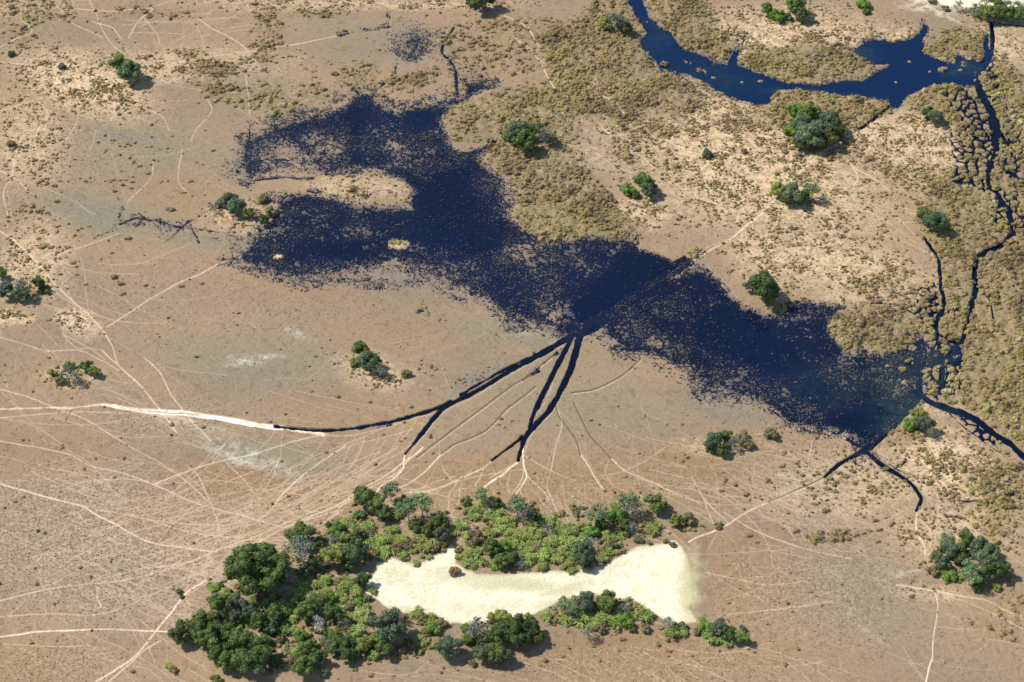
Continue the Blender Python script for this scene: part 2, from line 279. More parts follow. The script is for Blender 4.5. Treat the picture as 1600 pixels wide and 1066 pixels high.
STRAW = zones([(1150,250,240,110,20,.9),(1230,60,160,50,0,.85),(1320,420,180,55,20,.75),(1490,735,110,60,25,.95),(130,130,110,45,15,1),(250,105,90,25,0,.6),(50,410,60,70,30,.6),(40,10,90,30,0,.5),(1330,760,140,60,0,.45),(585,580,60,28,10,.6),
  (380,340,70,22,0,.6),(120,505,38,22,20,.9),(1500,830,110,60,0,.6),(40,220,70,70,0,.55),(560,8,260,12,0,.6),(1000,200,100,60,30,.6),(1560,80,50,50,0,.7),(1580,560,60,140,0,.35),(1330,210,120,60,20,.8),(1440,230,90,80,0,.8),(280,100,180,30,0,.4),
  (1120,700,60,16,0,.5),(340,1000,60,20,20,.3),(1480,640,60,20,0,.5),(1400,60,40,25,0,.7),(1000,330,60,30,0,.7),(1200,400,70,50,20,.7),(560,295,90,18,3,.5),(620,385,20,9,0,.8),(437,402,9,4,0,.9),(900,250,90,30,0,.4),(20,497,28,12,0,1),(1460,930,60,12,5,.5),(110,590,45,16,0,.6)])
RED = zones([(430,760,190,50,8,.9),(870,755,260,45,3,.8),(560,660,110,25,-10,.3),(1190,900,140,90,0,.6),(1000,1030,260,50,0,.8),(300,830,160,60,0,.5),(60,700,120,40,0,.4),(470,455,170,25,0,.4),(1080,740,120,50,10,.7),(30,1050,120,60,0,.5),(620,520,120,40,0,.35),
  (260,300,120,40,20,.4),(1500,300,30,30,0,.2),(1590,560,90,140,0,.5),(1540,450,40,60,0,.3),(500,620,80,30,0,.4),(1250,690,110,35,5,.4),(1100,60,80,30,0,.2),(400,450,120,25,0,.4),(60,170,70,60,0,.4)])
GREEN = zones([(390,565,190,50,5,.8),(220,240,150,60,5,.5),(160,335,130,36,12,1),(150,340,80,22,15,1),(330,375,110,16,5,.9),(790,520,110,20,10,.8),(420,715,130,32,10,.9),(900,640,150,50,0,.6),(1340,930,150,70,25,.6),(100,860,180,120,20,.45),(430,370,120,20,5,.5),(1130,640,90,20,10,.6),(560,90,90,20,0,.5),
  (400,380,90,20,5,.6),(730,680,120,30,-20,.3),(1440,760,40,20,40,.3),(420,130,60,20,0,.4),(180,620,100,20,10,.3),(660,180,40,20,0,.3),(560,50,130,25,5,.5),(1290,960,90,40,20,.5)])
PURP = zones([(150,335,60,18,15,.4),(380,600,120,30,0,.3),(330,470,120,30,0,.3),(640,75,100,30,0,.6),(600,440,260,26,8,.5),(1130,640,140,20,15,.4),(860,500,60,20,10,.4),(700,570,120,30,-25,.3),(200,215,60,12,8,.8),(745,590,60,12,-25,.8),(560,430,220,18,3,.5),(660,70,80,35,0,.7),(700,450,110,20,15,.6),(170,450,50,12,0,.3),(310,440,40,10,0,.4),(810,145,60,10,0,.6),(1270,835,60,30,0,.2),(1470,790,50,20,0,.3),(1300,790,60,20,0,.25),(270,440,80,30,0,.2)])
CHALK = zones([(400,560,50,8,-5,.65),(385,715,75,16,20,.6),(340,690,60,10,10,.3),(470,525,30,8,20,.4),(1412,895,34,8,-8,.55),(1355,985,50,6,35,.25),(830,523,30,6,0,.3),(1070,690,30,6,0,.2),(440,735,30,8,20,.4),(300,665,60,10,10,.4),(120,510,20,9,20,.3),(1460,15,60,8,10,.6),(1530,30,60,6,5,.4)])
sand_poly = [(572,930),(576,908),(588,880),(612,873),(640,884),(662,878),(690,868),(706,850),(714,862),(712,884),(745,898),(830,897),(900,893),(945,880),(985,857),(1020,850),(1060,846),(1072,862),(1081,885),(1086,920),(1084,950),(1090,974),(1060,980),(1020,965),(985,938),(930,933),(880,940),(852,960),(820,972),(730,978),(700,974),(660,962),(620,962),(595,955)]
SAND = np.maximum(.8*poly(sand_poly, 14), .62*poly(sand_poly, 44)); SAND = np.maximum(SAND, np.maximum(1.1*ell(1000,905,62,42,-12,.5), .95*ell(650,925,60,34,0,.6)))*np.maximum(poly(sand_poly, 30), poly(sand_poly, 6)*.9)
SAND = np.maximum(SAND, zones([(1545,4,70,9,2,1),(1480,4,60,9,5,.9),(540,955,16,8,0,.6),(490,905,16,7,0,.35),(640,888,36,9,0,.6),(1560,35,60,4,2,.5),(1470,25,60,4,25,.4)]))
SAND = np.maximum(SAND, .60*ell(1078,912,40,66,0,1.0,3))
GRASSY = zones([(800,915,90,12,3,.75),(880,925,50,10,-12,.7),(1090,905,26,80,0,1),(760,905,60,14,0,.6),(700,900,40,12,0,.55),(620,900,26,14,0,.45),(950,890,50,8,-20,.35),(640,955,40,8,0,.5),(870,948,60,8,-10,.5),(660,925,40,25,0,.25),(760,950,80,10,0,.3),(900,960,60,12,0,.4),(1000,855,60,8,-10,.5)])   # thin green-yellow grass on the sand

# ------------------------------------------------------------------ game trails
T = Z0()
def tr(p, w=.9, v=.6, **k): line(T, p, w*.72, None, v*1.1, soft=1.3, wob=.2, **k)
line(T, [(-20,638),(60,640),(130,638),(160,634),(200,638),(250,642),(330,650),(380,659),(430,667),(470,676),(505,681)], 1.0, 2.8, .8, 1.35, wob=.6, jag=.8)
line(T, [(160,634),(230,645),(300,651),(350,657),(410,668),(440,672)], 1.2, 2, 1.2, wob=.3)
line(T, [(310,650),(360,656),(400,664)], 3.8, 3.2, 1.2, soft=2)
line(T, [(180,637),(250,650),(290,655)], 3, 2, .5, soft=4)
for p, w_, v in [
 ([(-10,655),(70,648),(130,645),(200,647)],.9,.6),([(0,608),(40,620),(90,640),(130,655),(165,675),(210,702),(260,730),(300,760),(330,790)],1,.6),([(510,680),(470,688),(430,700),(390,712),(340,722),(290,738),(240,757)],1.1,.75),
 ([(540,697),(505,720),(470,745),(440,775),(420,800),(400,815)],1.2,.85),([(0,757),(50,772),(100,785),(130,792),(150,805),(180,820),(230,847),(290,857),(340,865)],1.7,.75),([(150,798),(190,803),(230,812),(300,820),(350,822)],1,.55),
 ([(230,812),(280,828),(330,838),(380,842)],1.1,.6),([(0,690),(60,700),(110,712),(140,728),(190,740),(240,758),(300,785),(360,802),(440,825)],1.1,.65),([(225,560),(250,585),(270,622),(300,660),(330,690)],1.3,.6),([(160,548),(185,573),(215,600),(245,635),(275,675)],1.5,.65),
 ([(0,362),(35,388),(65,420),(90,448),(118,475),(150,505),(175,540),(183,570)],1.3,.65),([(60,420),(100,395),(150,380),(185,365)],.9,.5),([(167,512),(200,490),(240,465),(275,445),(310,430),(345,412),(370,405)],1.2,.6),([(120,475),(108,500),(98,520),(110,537),(130,550)],.8,.5),
 ([(0,528),(40,540),(75,550),(120,548),(150,560),(185,580)],1,.55),([(100,525),(140,545),(165,562)],.9,.5),([(75,552),(130,545),(160,548)],.8,.4),
 ([(0,996),(30,992),(60,988),(110,986),(160,984),(210,986),(262,988)],1.6,.9),([(150,1066),(180,1048),(215,1022),(245,985),(270,955),(290,930),(330,905)],1.9,.8),([(170,1066),(200,1040),(222,1020),(250,1002)],1.4,.7),([(-5,1007),(40,1009),(90,1012),(140,1010)],.9,.5),
 ([(152,920),(152,935),(157,948),(152,952)],1.1,.8),([(0,940),(60,925),(120,915),(180,910),(250,895),(320,870),(400,840),(460,812),(520,790)],1.1,.6),([(0,965),(80,960),(160,960),(240,930),(300,900),(330,880)],1,.5),
 ([(230,890),(290,880),(340,862),(400,850),(450,825),(530,800)],1.2,.65),([(215,880),(260,890),(300,888),(345,880)],.9,.5),([(290,727),(310,745),(330,790),(340,820),(342,850)],1.2,.55),([(240,757),(290,755),(330,752),(380,755)],.9,.45),
 ([(440,828),(480,812),(530,790),(560,770),(600,745),(640,715)],1.5,.7),([(448,838),(500,822),(535,800)],1.4,.6),([(352,722),(380,750),(405,780),(430,800)],1,.5),([(330,700),(300,760),(330,800)],.0,.0),
 ([(120,800),(150,840),(160,870),(200,885)],.9,.4),([(0,860),(30,875),(60,835),(80,850)],.0,.0),([(0,828),(20,835),(50,850),(80,840)],.9,.35),([(180,850),(240,880),(300,895),(340,900)],.8,.4),([(60,770),(62,790)],.0,.0),
 ([(330,850),(280,870),(220,890),(160,905)],1,.5),([(360,840),(320,860),(300,890),(290,930)],1,.5),([(620,700),(570,730),(530,760),(480,790),(430,815)],1,.5),
 # fans below the spillways
 ([(632,712),(630,722),(629,733),(615,748),(600,757),(588,772)],1.7,1),([(640,716),(625,735),(600,752),(560,775),(530,795)],1.2,.7),([(660,700),(640,718),(630,728)],1.6,.8),
 ([(690,710),(670,732),(655,745),(635,758),(620,765)],1.5,.8),([(700,703),(685,716),(670,730)],1.3,.8),([(770,720),(755,732),(735,742),(715,752),(690,762),(660,770),(640,772)],1.3,.75),([(756,733),(748,752),(740,765)],1,.6),
 ([(810,722),(795,732),(785,742),(770,752),(757,762)],2.2,1),([(800,728),(780,738),(765,748)],1,.6),([(817,700),(817,718),(818,730),(822,745),(815,760),(805,775)],1.8,.95),([(818,735),(812,755),(800,775)],1.1,.7),([(822,745),(812,765),(818,785)],1,.6),
 ([(820,742),(835,755),(850,770),(858,785)],1.2,.6),([(795,742),(793,760),(797,775)],.8,.5),([(872,640),(877,665),(868,700),(862,730),(855,755),(858,775),(870,800),(873,815)],1,.55),([(908,712),(920,730),(930,748),(943,765)],1.5,.8),
 ([(955,718),(975,735),(1000,747),(1020,755),(1050,770),(1090,785)],1.2,.65),([(820,712),(850,730),(880,745),(900,752)],.9,.45),([(940,745),(970,738),(1000,725),(1040,700)],.9,.45),([(950,720),(945,740),(960,762)],.8,.4),
 ([(690,728),(700,745),(712,760)],.8,.5),([(740,730),(720,760),(700,790)],.7,.3),([(715,755),(702,775),(700,800)],.9,.5),([(718,765),(715,790),(702,810)],.9,.5),
 # east
 ([(1288,746),(1260,762),(1225,775),(1190,790),(1160,805),(1140,818),(1120,828),(1090,842),(1075,850)],1.6,.8),([(1432,800),(1430,815),(1431,830),(1437,842),(1443,852),(1445,870)],1.3,.75),([(1436,815),(1450,825),(1453,835)],.9,.55),
 ([(1460,925),(1464,945),(1462,970),(1458,995),(1456,1015),(1455,1032)],1.3,.7),([(1455,1030),(1450,1045),(1447,1066)],1.7,.8),([(1400,915),(1430,920),(1460,925),(1500,932),(1540,938)],1.6,.6),([(1540,938),(1600,970)],1,.5),([(1462,926),(1530,950),(1600,985)],.9,.4),
 ([(1130,800),(1180,830),(1230,850),(1280,865),(1330,875)],1.2,.5),([(1140,960),(1200,955),(1250,948),(1300,940)],1,.5),([(1100,895),(1150,905),(1200,915),(1260,910)],1,.4),([(1130,825),(1200,860),(1260,860)],0,0),
 ([(1100,780),(1110,810),(1120,825)],.9,.5),([(1080,745),(1100,780),(1140,820)],1.1,.5),([(1070,870),(1150,865),(1230,860)],.8,.35),([(1180,680),(1230,672),(1290,676),(1330,690)],.9,.5),([(1268,690),(1262,720),(1250,745)],.8,.5),
 ([(1090,700),(1140,720),(1200,700)],0,0),([(1209,313),(1190,335),(1166,353),(1140,375),(1110,392),(1075,412),(1050,425)],1.9,.75),([(1209,313),(1222,290),(1233,265),(1236,245),(1232,228)],1.3,.7),([(1215,300),(1250,270),(1270,250),(1300,232),(1330,212)],1.6,.7),
 ([(1233,262),(1250,252),(1268,246)],1.2,.7),([(1290,320),(1300,350),(1310,380),(1340,400)],.9,.5),([(1300,330),(1350,330),(1380,345)],.9,.5),([(1175,345),(1175,380),(1185,400)],.8,.4),([(1105,250),(1120,285),(1135,310)],.9,.5),
 ([(1260,340),(1330,330),(1300,280)],0,0),([(1325,252),(1340,275),(1335,290)],1.1,.7),([(1330,260),(1365,280),(1390,300)],.9,.6),([(1060,390),(1075,365),(1060,360)],0,0),([(1140,378),(1110,385),(1090,400)],.8,.5),
 # top
 ([(820,20),(835,45),(850,75),(870,110),(865,150)],0,0),([(825,45),(840,70),(845,78),(830,78),(805,60)],1,.6),([(788,25),(810,35),(825,45)],1,.6),([(845,100),(860,130),(870,145)],1.1,.6),([(805,60),(820,75),(850,100)],1,.6),([(900,80),(920,120),(940,150),(960,160),(975,180),(990,195)],1.1,.55),
 ([(940,200),(970,225),(1000,245),(1020,262),(1035,275)],1.2,.6),([(930,240),(960,260),(985,270)],.9,.4),([(0,75),(20,65),(45,55),(48,45),(32,30),(38,0)],1.1,.5),([(140,0),(150,20),(160,50),(180,75),(195,85)],.9,.5),([(80,0),(110,35),(140,50),(160,60)],.9,.5),([(135,50),(160,25),(170,0)],0,0),
 ([(120,15),(170,18),(240,14)],.9,.5),([(240,15),(215,35),(200,60)],1,.55),([(145,35),(175,45),(190,62)],1,.5),([(225,30),(245,55),(250,70)],.8,.45),([(310,30),(330,45),(360,60),(385,78),(395,105)],1.1,.6),([(270,100),(330,90),(400,80),(470,68),(533,55)],1.1,.5),
 ([(160,120),(175,150),(178,175),(172,190)],1,.6),([(120,180),(170,190),(200,175)],.8,.4),([(60,160),(75,180),(58,205),(55,230),(60,250)],1,.55),([(100,160),(80,180),(60,200)],0,0),([(125,180),(110,210),(95,225)],.9,.5),([(385,120),(388,150),(390,180)],.9,.5),([(320,150),(330,175),(305,205),(298,222)],1,.45),
 ([(285,235),(280,265),(278,285),(290,300)],1,.5),([(0,268),(20,278),(40,295)],1.1,.6),([(22,250),(18,278),(5,300),(12,340)],1.1,.55),([(240,252),(235,280),(210,305),(200,315)],.9,.45),([(150,205),(145,225),(140,235)],.8,.4),([(210,165),(250,180),(265,205)],.9,.4),
 ([(0,98),(60,105),(120,118),(170,125)],.9,.5),([(200,60),(250,75),(300,100)],0,0),
 ([(0,175),(60,155),(100,140)],.8,.5),
 ]:
    if v > 0: tr(p, w_, v)
# pale rims beside the thin spillway paths, and their damp olive beds
OLV = Z0()
for p in [[(868,553),(845,572),(818,593),(795,608),(762,632),(735,652),(705,675),(675,697),(650,716)],[(836,605),(812,625),(790,642),(765,668),(740,683),(710,695),(690,710)],[(868,632),(874,652),(888,672),(900,690),(907,712)],
          [(897,630),(908,655),(920,680),(940,702),(953,717)],[(893,615),(925,610),(950,600),(975,585),(1000,563)],[(430,667),(470,670),(520,674)],[(1289,746),(1250,765),(1200,785)]]:
    line(OLV, p, 1.1, 1.1, .9, soft=1.2, wob=.15)
    line(T, [(a+1.5, b+2) for a, b in p], .9, .9, .45, soft=1.2, wob=.15)
for p in [[(893,532),(860,551),(800,585),(720,632),(640,658),(560,680),(500,682)],[(709,632),(676,664),(638,713)],[(905,540),(893,575),(878,616),(858,650),(830,680),(816,720)],[(950,500),(915,525),(902,550)],[(864,600),(848,635),(838,650)],[(889,522),(800,573),(716,617)]]:
    line(T, p, .9, .9, .35, soft=2)
# random lesser trails where the herds fan out
rr = random.Random(5)
for cx, cy, rx, ry, a0, sp, n, v in [(300,850,230,100,-25,24,170,.5),(250,900,200,110,30,28,100,.42),(200,740,220,90,20,18,40,.45),(480,790,110,50,-35,14,30,.5),(350,900,60,60,-50,30,20,.5),(120,930,170,120,0,90,60,.28),(100,800,150,90,0,90,40,.28),(430,760,120,60,40,30,16,.38),(450,800,130,60,-35,14,22,.5),(850,770,200,45,60,40,30,.35),(1000,1030,220,50,20,60,46,.4),(1020,740,130,60,25,30,26,.4),(1200,900,150,100,0,60,24,.3),
    (1180,790,120,40,25,25,16,.4),(1150,750,60,40,35,10,26,.32),(200,180,200,120,0,90,24,.28),(220,50,200,50,0,80,18,.35),(100,480,130,90,40,50,18,.35),(1300,370,160,70,20,60,22,.35),(1200,700,160,50,0,60,18,.35),(1450,1000,140,70,20,60,12,.28),(1480,860,120,60,70,40,14,.35),
    (1150,270,200,100,30,60,30,.35),(900,230,160,80,40,30,16,.35),(540,620,200,60,0,60,12,.22),(60,620,100,60,30,40,12,.35),(600,560,100,50,0,80,8,.2),(520,430,200,40,0,60,10,.2),(950,660,120,50,60,50,12,.25),(320,1040,120,40,10,60,12,.35),(700,1040,180,30,0,40,16,.4),(30,330,60,140,60,60,14,.35)]:
    for _ in range(n):
        x = rr.gauss(cx, rx*.5); y = rr.gauss(cy, ry*.5); a = R_(rr.gauss(a0, sp*.5)); L = rr.uniform(60, 230); b = rr.uniform(-.006, .006); p = []
        for k in range(6):
            p.append((x, y)); x += math.cos(a)*L/5; y += math.sin(a)*L/5*.75; a += b*L/5+rr.gauss(0, .07)
        line(T, p, .5, .5, v*rr.uniform(.35, 1.25), soft=1.2, wob=.3, seg=4)
OLV = np.maximum(OLV, C2*.8)
for pts, a, b, v in CH[16:30]: line(OLV, pts, a+1.3, b+1.2, .42, soft=4, wob=.8)
T = T*(wet < 0)*np.clip(1.0+.15*g1+.10*g3, .4, 1.2)

DOT = np.clip(zones([(130,860,220,130,10,1),(60,790,120,60,0,1),(1280,920,190,100,0,.55),(900,770,260,50,0,.4),(1000,1040,260,40,0,.6),(450,770,150,50,0,.35),(100,1040,120,40,0,.8),(240,660,160,40,0,.4),(1250,720,150,60,0,.4),(350,480,300,60,0,.2),(100,200,160,120,0,.4)]), 0, 1)
# ------------------------------------------------------------------ heights
mound1, m2_, cidm = worley(XX+WOBX*.1, YY+WOBY*.1, 3.1, 61); mound = np.clip(1-mound1*1.25, 0, 1)
dryness = sstep(.0, .12, -wet)
Z = np.where(wet > 0, -np.clip(wet*1.2, .03, .6), np.clip(-wet*.5, .02, .22))
Z = Z + dryness*(.10*(fbm(XX, YY, 14, 71, 3)+.3).clip(0) + .012*g2)
Z = Z + dryness*MARSH*(.8*mound*(.5+cidm) + .04*g2)
Z = Z + dryness*STRAW*(1-MARSH)*.06*np.maximum(g2, 0)
Z = Z + .5*sstep(.2, .9, poly([(265,990),(300,930),(340,860),(440,820),(560,755),(700,770),(1000,765),(1100,820),(1100,980),(1180,1010),(1000,1000),(860,1010),(700,1040),(480,1060),(330,1050)], 40))*dryness
Z = Z - .12*T*dryness*(1-SAND); Z = np.where(wet > 0, Z, np.maximum(Z, .015))
Z = np.where(np.abs(YY) > 1500, .1, Z)

# ------------------------------------------------------------------ build the ground
def grid_faces(ny, nx):
    a = (np.arange(ny-1)[:, None]*nx + np.arange(nx-1)[None, :]).ravel()
    return np.stack([a, a+nx, a+nx+1, a+1], 1)
def np_mesh(name, co, faces):
    me = bpy.data.meshes.new(name); k = faces.shape[1]; n = len(faces)
    me.vertices.add(len(co)); me.vertices.foreach_set('co', np.ascontiguousarray(co, dtype=np.float32).ravel())
    me.loops.add(n*k); me.loops.foreach_set('vertex_index', np.ascontiguousarray(faces, dtype=np.int32).ravel())
    me.polygons.add(n); me.polygons.foreach_set('loop_start', np.arange(n, dtype=np.int32)*k); me.update(calc_edges=True)
    return me
def attr(me, name, v):
    a = me.attributes.new(name, 'FLOAT', 'POINT'); a.data.foreach_set('value', np.ascontiguousarray(v, dtype=np.float32).ravel())
def smooth_shade(me, on=True): me.polygons.foreach_set('use_smooth', np.full(len(me.polygons), on))
def link(name, me, mat=None, parent=None):
    o = bpy.data.objects.new(name, me); COL.objects.link(o)
    if mat: me.materials.append(mat)
    if parent: o.parent = parent
    return o

class N:
    """small node-tree writer"""
    def __init__(s, name, rough=.9, spec=.2):
        s.m = bpy.data.materials.new(name); s.m.use_nodes = True; s.t = s.m.node_tree; s.b = s.t.nodes['Principled BSDF']
        s.b.inputs['Roughness'].default_value = rough; s.b.inputs['Specular IOR Level'].default_value = spec
        s.pos = s.t.nodes.new('ShaderNodeNewGeometry').outputs['Position']
    def put(s, sock, v):
        if hasattr(v, 'links') or isinstance(v, bpy.types.NodeSocket): s.t.links.new(v, sock)
        elif isinstance(v, tuple) and len(v) == 3: sock.default_value = (*v, 1)
        else: sock.default_value = v
    def at(s, name):
        n = s.t.nodes.new('ShaderNodeAttribute'); n.attribute_name = name; return n.outputs['Fac']
    def noise(s, scale, detail=3, rough=.6, stretch=None):
        n = s.t.nodes.new('ShaderNodeTexNoise'); n.inputs['Scale'].default_value = scale; n.inputs['Detail'].default_value = detail; n.inputs['Roughness'].default_value = rough
        s.t.links.new(s.pos, n.inputs['Vector']); return n.outputs['Fac']
    def math(s, op, a, b=0.0, clamp=False):
        n = s.t.nodes.new('ShaderNodeMath'); n.operation = op; n.use_clamp = clamp; s.put(n.inputs[0], a); s.put(n.inputs[1], b); return n.outputs[0]
    def remap(s, v, a, b, c=0.0, d=1.0):
        n = s.t.nodes.new('ShaderNodeMapRange'); s.put(n.inputs['Value'], v)
        for k, q in zip(('From Min', 'From Max', 'To Min', 'To Max'), (a, b, c, d)): n.inputs[k].default_value = q
        return n.outputs[0]
    def mix(s, f, a, b, mode='MIX'):
        n = s.t.nodes.new('ShaderNodeMix'); n.data_type = 'RGBA'; n.blend_type = mode
        s.put(n.inputs[0], f); s.put(n.inputs[6], a); s.put(n.inputs[7], b); return n.outputs[2]
    def out(s, c): s.t.links.new(c, s.b.inputs['Base Color']); return s.m

# ---- soil and grass material
g = N('dry_floodplain', .95, .1)
n_big, n_mid, n_fine, n_grit = g.noise(.035, 4), g.noise(.35, 4, .65), g.noise(1.6, 3, .7), g.noise(4.5, 2, .8)
c = g.mix(g.remap(n_big, .35, .65), (.315, .214, .122), (.278, .194, .116))
c = g.mix(g.remap(g.noise(.013, 5, .6), .42, .60, 0, .75), c, (.222, .172, .108))
c = g.mix(g.math('MULTIPLY', g.at('red'), .9), c, (.262, .155, .074))
c = g.mix(g.math('MULTIPLY', g.at('green'), .9), c, (.212, .188, .124))
c = g.mix(g.math('MULTIPLY', g.at('purple'), .75), c, (.178, .150, .136))
c = g.mix(g.remap(n_mid, .3, .7, 0, .35), c, (.200, .142, .088))
st = g.math('MULTIPLY', g.at('straw'), g.remap(g.math('ADD', n_mid, g.math('MULTIPLY', n_fine, .6)), .70, .88), True)
c = g.mix(g.math('MULTIPLY', g.at('straw'), .55), c, (.37, .255, .148))
c = g.mix(g.math('MULTIPLY', st, .85), c, (.62, .46, .275))
c = g.mix(g.math('MULTIPLY', g.at('dot'), g.remap(g.noise(1.1, 2, .7), .5, .64), True), c, (.40, .315, .215))
c = g.mix(g.math('MULTIPLY', g.at('speck'), .65), c, (.115, .085, .045))
c = g.mix(g.math('MULTIPLY', g.at('marsh'), .8), c, g.mix(g.remap(n_fine, .35, .65), (.175, .138, .066), (.26, .190, .098)))
c = g.mix(g.math('MULTIPLY', g.at('chalk'), g.remap(n_mid, .42, .62), True), c, (.55, .52, .42))
sandc = g.mix(g.remap(n_mid, .35, .68), (.74, .68, .49), (.58, .52, .34))
sandc = g.mix(g.math('MULTIPLY', g.at('grassy'), 1.2, True), sandc, g.mix(n_fine, (.50, .47, .27), (.43, .39, .23)))
c = g.mix(g.math('MULTIPLY', g.at('trail'), .95, True), c, (.62, .47, .325))
c = g.mix(g.remap(g.at('trail'), .95, 1.3), c, (.78, .70, .56))
c = g.mix(g.remap(g.math('ADD', g.at('sand'), g.math('MULTIPLY', g.math('SUBTRACT', n_mid, .5), .7)), .25, .75), c, sandc)
c = g.mix(g.at('olive'), c, (.085, .072, .035))
c = g.mix(g.math('MULTIPLY', g.at('damp'), .9), c, g.mix(g.remap(n_mid, .35, .65), (.15, .120, .105), (.20, .155, .125)))
c = g.mix(g.at('soak'), c, g.mix(n_fine, (.050, .050, .056), (.105, .088, .080)))
c = g.mix(g.at('mud'), c, (.026, .030, .030))
c = g.mix(1.0, c, g.mix(g.remap(n_fine, .3, .7), (.84, .83, .82), (1.16, 1.17, 1.18)), 'MULTIPLY')
c = g.mix(1.0, c, g.mix(g.remap(n_grit, .3, .7), (.86, .85, .84), (1.14, 1.15, 1.16)), 'MULTIPLY')
M_GROUND = g.out(c)

speck = sstep(.25, .6, fbm(XX, YY, 1.3, 81, 2))*.5
damp = sstep(-.55, -.12, wet)*sstep(.12, .4, np.maximum(W, C*.6))*.75 + .1
damp = np.clip(damp*np.where(W > .2, 1, .5), 0, 1)*sstep(.1, .3, np.maximum(W, C*.5))
me = np_mesh('ground', np.stack([XX.ravel(), YY.ravel(), Z.ravel()], 1), grid_faces(NY, NX))
for nm, v in dict(red=RED, green=GREEN, purple=PURP, straw=STRAW*(1-.6*MARSH), marsh=MARSH*dryness, chalk=CHALK, sand=SAND, grassy=GRASSY, trail=T, olive=OLV, damp=damp, soak=sstep(.42, .75, W)*.9, mud=sstep(-.06, .06, wet), speck=speck*(1-SAND)*(1-T), dot=DOT*.75).items(): attr(me, nm, v)
smooth_shade(me)
ground = link('ground', me, M_GROUND); ground['kind'] = 'structure'; ground['label'] = 'dry brown floodplain crossed by pale game trails'

# ---- water: one level sheet that the hollows of the ground dip below
m = N('lagoon_water', .12, .5)
cw = m.mix(m.remap(m.noise(.03, 3), .35, .65), (.0008, .0042, .0170), (.0012, .0062, .0260))
cw = m.mix(m.at('river'), cw, (.0014, .0125, .048))
cw = m.mix(m.math('MULTIPLY', m.math('MULTIPLY', m.at('weed'), .7), m.remap(m.noise(.25, 3, .7), .35, .65, .2, 1)), cw, (.022, .055, .050))
cw = m.mix(m.remap(m.noise(.8, 3, .7), .45, .75, 0, .5), cw, (.010, .016, .026))
cw = m.mix(m.math('MULTIPLY', m.at('grass'), m.remap(m.noise(2.6, 3, .8), .52, .66, 0, .6)), cw, (.075, .068, .066))
cw = m.mix(m.math('MULTIPLY', m.at('ditch'), .9), cw, (.0020, .0042, .0120))
m.out(cw); bmp = m.t.nodes.new('ShaderNodeBump'); bmp.inputs['Strength'].default_value = .15; m.t.links.new(m.noise(1.2, 2), bmp.inputs['Height']); m.t.links.new(bmp.outputs[0], m.b.inputs['Normal']); m.b.inputs['IOR'].default_value = 1.25
RIV = np.maximum(poly(river, 6), .25*(C > .5)*(PX > 1380)*(PY < 760))
WEED = zones([(1400,600,55,65,0,.75),(1410,645,50,30,-20,1),(1350,85,26,16,0,.8),(1500,110,40,14,0,.7),(1120,120,70,25,15,.35),(1240,145,60,8,0,.6),(1340,155,40,6,0,.6),(1570,560,20,20,0,.5),(1460,560,30,60,0,.7),(1030,60,30,40,30,.4),(1300,600,90,40,0,.35),(1480,645,40,12,20,.5),(400,215,40,30,0,.3)])
DITCH = np.clip(C*1.2, 0, 1)*(1-sstep(.05, .25, W))*(1-RIV*.5)
js = slice(len(far)-6, len(far)+len(pys)+6, 2)
Xw, Yw = XX[js, ::2], YY[js, ::2]
wm = np_mesh('water', np.stack([Xw.ravel(), Yw.ravel(), np.zeros(Xw.size)], 1), grid_faces(*Xw.shape))
GRS = np.clip((.98-W)*3.2+.22, 0.12, .9)*(1-RIV)*(W > .2)
for nm, v in dict(river=RIV, weed=WEED, ditch=DITCH, grass=GRS).items(): attr(wm, nm, v[js, ::2])
water = link('water', wm, m.m)
water['kind'] = 'structure'; water['label'] = 'dark blue flooded lagoon and river channels'

# ------------------------------------------------------------------ sampling helpers for planting
def sampler(F):
    def f(x, y):
        px, py = to_px(x, y); i = np.clip(np.searchsorted(gxx, px), 0, NX-1); j = np.clip(np.searchsorted(PYr, py), 0, NY-1)
        return F[j, i]
    return f
sZ, sWet, sMarsh, sStraw, sSand, sTrail, sGreen, sRed, sW = map(sampler, (Z, wet, MARSH, STRAW, SAND, T, GREEN, RED, W))
def jgrid(step, seed, x0=-60, x1=1660, y0=-50, y1=1120):
    r = np.random.default_rng(seed); ya, yb = row_y(y1), row_y(y0)
    xm = 860*depth(yb)/FPX
    gx_, gy_ = np.meshgrid(np.arange(-xm, xm, step), np.arange(ya, yb, step))
    gx_ = gx_.ravel()+r.uniform(-.5, .5, gx_.size)*step; gy_ = gy_.ravel()+r.uniform(-.5, .5, gy_.size)*step
    px, py = to_px(gx_, gy_); k = (px > x0) & (px < x1) & (py > y0) & (py < y1)
    return gx_[k], gy_[k], r

